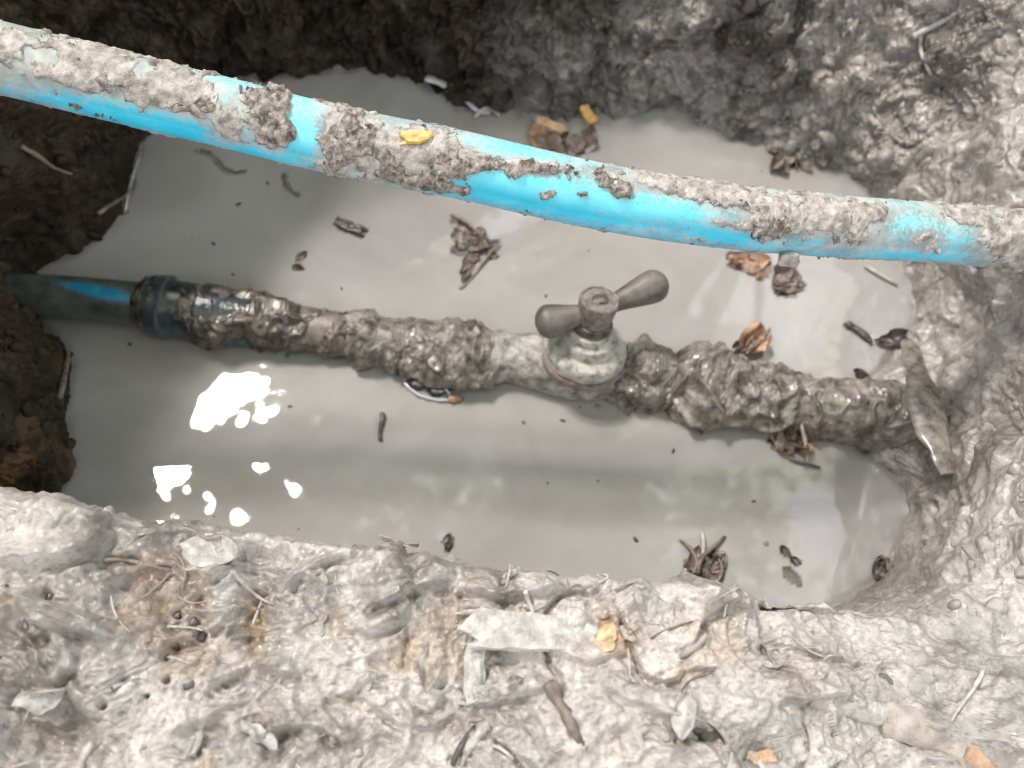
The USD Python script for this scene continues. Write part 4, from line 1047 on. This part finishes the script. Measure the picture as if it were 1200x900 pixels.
# ------------------------------------------------------------------ on the pipes
def on_pipe(x, y, lift=.001):
    i = int(np.argmin(np.hypot(*(pixel(c1)[:, :2] - (x, y)).T))); c = c1[i]
    best, bp = 1e9, None
    t, a, b = frames(c1[max(0, i - 2):i + 3]); t, a, b = t[2], a[2], b[2]
    for s in np.linspace(-.02, .02, 41):
        for th in np.linspace(-3.14, 3.14, 90):
            nn = math.cos(th) * a + math.sin(th) * b; p_ = c + t * s + nn * (R1 + lift)
            if nn @ (p_ - CAM) > 0:
                continue
            e = np.hypot(*(pixel(p_)[:2] - (x, y)))
            if e < best:
                best, bp = e, (p_, nn)
    return bp


p_, n_ = on_pipe(489, 160, .0016)
one('wood_chip', chip(p_, (.0095, .0048, .0022), .12, n_, 61, .4), WOOD_YELLOW, 'golden yellow wood chip stuck in the mud on the blue pipe', 'wood')
p_, n_ = on_pipe(926, 296, .001)
one('mud_clod', blob(p_ - V(0, .002, .003), (.0058, .0040, .0045), 62, .3, 3, crumb=.5), CRUST, 'small clod of mud hanging from the underside of the blue pipe', 'clod')
p_, n_ = on_pipe(393, 207, .0)

# ------------------------------------------------------------------ on the banks
def bank_px(n_depth):
    return n_depth / FPX


def sline(pts, r, seed=0, lift=.0, rough=.2, taper=.7, n=26, sides=9, flat=1.0):
    """A stick lying on the soil along pixels of the photograph; r in metres."""
    c = spline([on_soil(x, y, lift)[0] for x, y in pts], n)
    c = ndimage.gaussian_filter1d(c, 2.0, axis=0, mode='nearest')
    rr = r * np.linspace(1, taper, n); rr[0] *= .7; rr[-1] *= .5
    return tube(c, rr, sides, rough, seed, flat=flat)


def sleaf(x, y, L, W, spin, seed, lift=.001, mat=None, curl=.2, cup=.25, ragged=.15, pointed=1.0, tilt=None):
    p, n, s = on_soil(x, y, lift); k = p - CAM; mpp = (k @ FWD) / FPX
    n = n + np.array(tilt if tilt is not None else (0, 0, .8)); n /= np.linalg.norm(n)
    return leaf(p, L * mpp, W * mpp, spin, n, curl, cup, seed, .0005, ragged, pointed)


def schip(x, y, size, spin, seed, lift=.0, tilt=(0, 0, 1.5), jag=.2):
    p, n, s = on_soil(x, y, lift); n = n + np.array(tilt); n /= np.linalg.norm(n)
    return chip(p, size, spin, n, seed, jag)


one('clay_leaf', sleaf(250, 648, 76, 42, -.15, 70, .0022, curl=.12, cup=.15, ragged=.06, pointed=.6), LEAF_CLAY, 'pale clay coated leaf with a pointed tip on the near bank rim', 'leaf')
one('pale_wood_strip', schip(622, 741, (.0400, .0112, .0056), -.03, 71, -.0004, jag=.16), PALE, 'flat whitish strip of wood lying level on the near bank', 'wood')
one('pale_wood_strip', schip(555, 778, (.0200, .0062, .0056), 1.52, 72, .0004, jag=.18), PALE, 'short whitish stick standing at right angles under the flat strip', 'wood')
one('bank_twig', sline([(640, 798), (655, 822), (670, 850), (688, 882)], .0026, 73, .0004, .5, .5), ROOT_DARK, 'mud streaked twig slanting down below the whitish strip', 'twig')
one('bank_twig', sline([(572, 848), (556, 866), (545, 884), (534, 908)], .0019, 74, .0004, .5, .5), ROOT, 'pale twig at the lower edge of the near bank, left of centre', 'twig')
one('bank_twig', sline([(560, 850), (545, 872), (530, 900)], .0013, 75, .0012, .3), WOOD_DARK, 'thin dark twig beside the pale one at the lower edge', 'twig')
one('bank_root', sline([(114, 868), (104, 882), (95, 900), (90, 912)], .0020, 76, .0008, .5, .6), ROOT, 'pale root poking out of the dark hollow at the lower left', 'root')
one('white_straw', sline([(1152, 786), (1140, 806), (1126, 828), (1110, 850)], .0009, 77, .0012, .3, .5), ROOT, 'thin white stick lying on the right part of the near bank', 'stick')
many('orange_stick', [('stem', sline([(1030, 838), (1070, 850), (1105, 866), (1135, 884)], .0056, 78, -.0022, .32, 1.0, flat=.6), WOOD_PINK), ('tip', sline([(1126, 882), (1145, 892), (1180, 915), (1200, 930)], .0046, 178, -.0018, .6, 1.0, flat=.7), WOOD_ORANGE)],
     'thick tan stick with an orange torn end at the lower right corner', 'stick')
one('grey_stick', sline([(950, 822), (1000, 832), (1045, 842)], .0046, 79, -.0022, .5, .9, flat=.7), PALE, 'clay covered stick leading to the orange stick', 'stick')
one('orange_chip', schip(893, 890, (.008, .0045, .003), .4, 80, -.0004), WOOD_ORANGE, 'orange wood chip at the lower edge of the near bank', 'wood')
many('orange_flake', [('flake', sleaf(712, 742, 30, 24, 1.2, 81, .0012, ragged=.35, pointed=.4), WOOD_TAN), ('flake', sleaf(735, 742, 34, 14, -.5, 82, .0006, ragged=.35), WOOD_PINK), ('flake', sleaf(712, 758, 20, 14, .5, 83, .0006, ragged=.3), WOOD_TAN)],
     'torn golden orange leaf flakes at the right end of the whitish strip', 'leaf')
one('white_straw', sline([(192, 734), (206, 735), (222, 737), (240, 738)], .0005, 85, .0010, .3, .6), ROOT, 'thin white straw lying across dark seeds on the left of the near bank', 'straw')
one('white_straw', sline([(613, 693), (620, 704), (626, 720)], .0009, 86, .0016, .1, .9), ROOT, 'curved white straw above the flat whitish strip', 'straw')
one('thin_twig', sline([(270, 668), (285, 684), (302, 698), (322, 712)], .0009, 87, .0010, .4, .4), ROOT, 'thin pale twig slanting from the tip of the clay coated leaf', 'twig')
one('red_root', sline([(118, 658), (150, 660), (180, 663), (206, 668)], .0009, 88, .0012, .15, .6), ROOT_DARK, 'thin reddish root left of the clay coated leaf', 'root')
for x, y, r_, lab in [(222, 803, .0030, 'dark lump standing for a shaded pit low on the left of the near bank, right of its twin'), (131, 803, .0030, 'dark lump standing for a shaded pit low on the left of the near bank, left of its twin'), (1037, 795, .0036, 'dark oval lump standing for a shaded pit on the right of the near bank')]:
    p, n, s = on_soil(x, y, -.0014)
    one('pit_plug', blob(p, (r_ * .9, r_ * .7, r_ * .5), int(x), .4, 3), PIT_SHADE, lab, 'pit_plug')  # dark lump set in to give the shade of a pit
for k, (x, y) in enumerate([(205, 721), (224, 730), (234, 746), (228, 741), (58, 700)]):
    p, n, s = on_soil(x, y, .0006)
    one('seed', blob(p, (.0019, .0012, .0008), int(x), .35, 2, (0, 0, x)), WOOD_DARK, ['dark seed above the thin white straw on the near bank', 'dark seed touching the upper side of the thin white straw', 'dark seed under the right end of the thin white straw', 'dark seed tucked right below the thin white straw', 'lone dark seed at the far left of the near bank'][k], 'seed', 'dark seeds on the near bank')
one('dark_leaf', sleaf(826, 856, 50, 24, -.5, 95, .0012), WOOD_DARK, 'dark wet leaf in a hollow at the lower right of the near bank', 'leaf')
# right bank: strip of bark lying against it
bk = spline([at(1066, 402, .030), at(1076, 440, .044), at(1086, 480, .052), at(1097, 520, .058), at(1109, 556, .060)], 50)
one('bark_strip', tube(bk, .0072 * np.interp(np.linspace(0, 1, 50), [0, .15, .6, .9, 1], [.75, .88, 1.0, .95, .55]) * (1 + .3 * (N(bk, .010, 4) - .5)), 36, .55, 97, flat=.42), CRUST_WET, 'long grey strip of bark leaning across the tap pipe on the right bank', 'bark')
many('forked_root', [('root', sline([(1070, 42), (1085, 34), (1105, 26), (1126, 12)], .0020, 98, .002, .2, .6), ROOT), ('root', sline([(1078, 40), (1082, 58), (1088, 74), (1093, 88)], .0014, 99, .002, .2, .6), ROOT)],
     'pale forked root on the soil wall at the upper right', 'root')
for k, pts in enumerate([[(110, 250), (130, 236), (150, 228), (176, 215)], [(20, 170), (38, 180), (60, 196), (86, 202)], [(150, 258), (160, 240), (178, 180)], [(66, 470), (72, 440), (78, 410)]]):
    one('wall_root', sline(pts, (.0014, .0016, .0011, .0018)[k], 110 + k, .0022, .3, .5), ROOT_DARK if k != 2 else ROOT,
        ['brown root crossing the dark left wall beside the pool', 'brown root on the dark left wall just under the blue pipe', 'pale thin root climbing to the blue pipe from the far left corner', 'muddy root at the waterline of the left wall'][k], 'root')

# ------------------------------------------------------------------ clods, crumbs, rootlets and leaf scraps that belong to the banks
rs = np.random.RandomState(11)


def scatter(bank, box, n, rad, mats, sink=.25):
    k = 0
    for _ in range(n * 14):
        if k >= n:
            break
        x, y = rs.uniform(box[0], box[2]), rs.uniform(box[1], box[3])
        p, nn, s = on_soil(x, y, 0)
        if s != bank or np.hypot(*(pixel(p)[:2] - (x, y))) > 6 or p[2] < -.004:
            continue
        r_ = rad[0] + (rad[1] - rad[0]) * rs.rand() ** 2.2
        part('clod', blob(p + nn * r_ * (.15 - sink), (r_ * rs.uniform(.9, 1.35), r_ * rs.uniform(.7, 1.05), r_ * rs.uniform(.6, .9)), int(rs.randint(1, 900)), .34, 2, tuple(rs.uniform(0, 3, 3)), 0.9), mats[k % len(mats)], banks[bank], smoothing=38, attr=None if mats[0] is not SOIL else np.tile(soil_at(x, y), (162, 1)))
        k += 1


scatter('back', (330, 0, 1180, 235), 90, (.0018, .0066), [SOIL])
scatter('left', (0, 110, 200, 570), 40, (.002, .006), [SOIL])
scatter('right', (985, 180, 1200, 740), 26, (.0012, .0038), [SOIL])
scatter('front', (0, 600, 1200, 900), 24, (.0010, .0030), [SOIL])


def crumbs(bank, box, n, rad, mat):
    v, f, c, pt = [], [], 0, []
    ico = trimesh.creation.icosphere(1, 1.0); iv, fc_ = np.array(ico.vertices), np.array(ico.faces)
    for _ in range(n):
        x, y = rs.uniform(box[0], box[2]), rs.uniform(box[1], box[3])
        p, nn, s = on_soil(x, y, -.0002)
        if s != bank or p[2] < .001:
            continue
        r_ = rad[0] + (rad[1] - rad[0]) * rs.rand() ** 2
        q = iv * (1 + .5 * (rs.rand(len(iv), 1) - .5)) * r_ * rs.uniform(.6, 1.2, 3)
        v.append(q @ trimesh.transformations.random_rotation_matrix(rs.rand(3))[:3, :3] + p); f.append(fc_ + c); c += len(iv)
        pt.append(np.tile(soil_at(x, y), (len(iv), 1)))
    pr = part('crumb', (np.vstack(v), np.vstack(f)), mat, banks[bank], attr=np.vstack(pt))
    pr.SetCustomDataByKey('kind', 'stuff')


crumbs('back', (300, 0, 1200, 235), 1700, (.0007, .0028), SOIL)
crumbs('front', (0, 590, 1200, 900), 420, (.0003, .0009), SOIL)
crumbs('left', (0, 100, 210, 590), 250, (.0006, .0022), SOIL)
for k in range(40):
    x, y = rs.uniform(0, 1200), rs.uniform(640, 900)
    L = rs.uniform(24, 90); a0 = rs.uniform(0, 6.28); b0 = a0 + rs.uniform(-.9, .9)
    pts = [(x, y), (x + L * .5 * math.cos(a0), y + L * .4 * math.sin(a0)), (x + L * .5 * (math.cos(a0) + math.cos(b0)), y + L * .4 * (math.sin(a0) + math.sin(b0)))]
    if any(on_soil(*q_)[2] != 'front' for q_ in pts):
        continue
    part('rootlet', sline(pts, rs.uniform(.0002, .0006), k, rs.uniform(.0000, .0008), .15, .6, 16, 6), [LEAF_CLAY, ROOT, ROOT_DARK, PALE][k % 4], banks['front'])
for k in range(34):
    x, y = rs.uniform(0, 1200), rs.uniform(630, 900)
    if on_soil(x, y)[2] != 'front':
        continue
    L = rs.uniform(18, 62)
    part('leaf_scrap', sleaf(x, y, L, L * rs.uniform(.3, .6), rs.uniform(0, 6.28), 200 + k, rs.uniform(-.0006, .0006), curl=rs.uniform(-.2, .1), cup=rs.uniform(.1, .4), ragged=.3, tilt=rs.uniform(-.15, .15, 3)), [LEAF_CLAY, CLOD, LEAF_CLAY, CRUST, CLOD][k % 5], banks['front'])

# ------------------------------------------------------------------ the tree mirrored in the pool, and three more added to block light
SKY_HOLES = [(-2.52, 2.48, .25, .25), (-2.26, 2.58, .26, .15), (-2.74, 1.90, .20, .22), (-2.06, 2.33, .075, .065), (-1.94, 2.40, .05, .05), (-1.99, 1.88, .06, .06), (-1.70, 1.69, .07, .06), (-2.10, 1.49, .07, .06), (-2.31, 1.59, .05, .05),
             (-1.34, 1.45, .06, .06), (-2.22, 2.34, .06, .05), (2.60, 1.32, .42, .40), (2.37, 1.55, .18, .22)]        # ragged gaps in the canopy, at 5.6 m


def tree(base, crown, label, seed, count, nclump):
    t = thing('tree', label, 'tree', base)
    rs_ = np.random.RandomState(seed)
    base = np.array(base, float); cen, rad = np.array(crown[0], float), np.array(crown[1], float)
    fork = base * .75 + cen * .25; fork[2] = 2.9
    tr = [tube(spline([base + V(0, 0, -.3), base + V(.03, .02, 1.2), fork, fork * .8 + cen * .2 + V(0, 0, .9)], 30), np.linspace(.19, .07, 30), 14, .12, 1)]
    clumps = []
    while len(clumps) < nclump:
        d = rs_.normal(size=3); d *= rs_.rand() ** (1 / 3) / np.linalg.norm(d)
        clumps.append(cen + d * rad)
    clumps = np.array(clumps); limbs = []
    for k in range(0, nclump, 6):
        e = clumps[k]; m = (fork + e) / 2 + V(0, 0, .25)
        limbs.append(tube(spline([fork + V(0, 0, rs_.uniform(-.4, 1.0)), m, e], 12), np.linspace(.055, .008, 12), 7, .1, k))
    part('trunk', cat(tr), BARK, t); part('limb', cat(limbs), BARK, t)
    c = clumps[rs_.randint(0, len(clumps), count)] + rs_.normal(size=(count, 3)) * .24
    # the crowns leave a ragged gap of open sky between them
    gx, gy = c[:, 0] / c[:, 2] * 5.6, c[:, 1] / c[:, 2] * 5.6
    gx = gx + (F(np.stack([gx, gy, 0 * gx], 1), .30, 3, 140) - .5) * .16; gy = gy + (F(np.stack([gx, gy, 0 * gx + 3], 1), .30, 3, 141) - .5) * .16
    gap = np.zeros(count, bool)
    for hx, hy, rx, ry in SKY_HOLES:
        gap |= ((gx - hx) / rx) ** 2 + ((gy - hy) / ry) ** 2 < 1
    c = c[~gap]; n = len(c)
    a = rs_.normal(size=(n, 3)); a[:, 2] *= .5; a /= np.linalg.norm(a, axis=1, keepdims=True)
    up = rs_.normal(size=(n, 3)) * .6 + V(0, 0, 1); b = np.cross(up, a); b /= np.linalg.norm(b, axis=1, keepdims=True); w = np.cross(a, b)
    L = rs_.uniform(.10, .17, n)[:, None]; W = L * .30
    v = np.stack([c - a * L * .5, c + b * W + w * W * .35, c + a * L * .5 - w * L * .08, c - b * W + w * W * .35, c + a * L * .08], 1).reshape(-1, 3)
    q_ = np.arange(n)[:, None] * 5
    f = np.concatenate([q_ + [0, 1, 4], q_ + [1, 2, 4], q_ + [2, 3, 4], q_ + [3, 0, 4]])
    part('crown', (v, f), FOLIAGE, t, smoothing=False)


tree((2.3, 3.6, .4), ((-.3, 1.95, 5.6), (2.35, 2.15, .85)), 'leafy green tree overhanging the pit from behind on the right, mirrored in the pool', 3, 17000, 260)
tree((1.2, -4.6, .4), ((.2, -1.7, 5.8), (3.4, 2.2, .9)), 'unseen leafy tree added behind the camera, its crown blocking sky light over the near bank', 5, 10500, 200)  # added to keep sky light off the pit
tree((5.6, 1.4, .4), ((4.1, 1.2, 5.4), (2.0, 2.6, .9)), 'leafy tree added over the right end of the pit to block sky light', 6, 7500, 130)  # added likewise, closing off open sky on the right
tree((-5.4, 3.2, .4), ((-4.1, 1.8, 5.6), (2.2, 2.7, .85)), 'leafy tree added on the left, beyond the gap of sky, to block sunlight', 4, 15000, 240)  # added to cover the left part of the sun

finish_water()
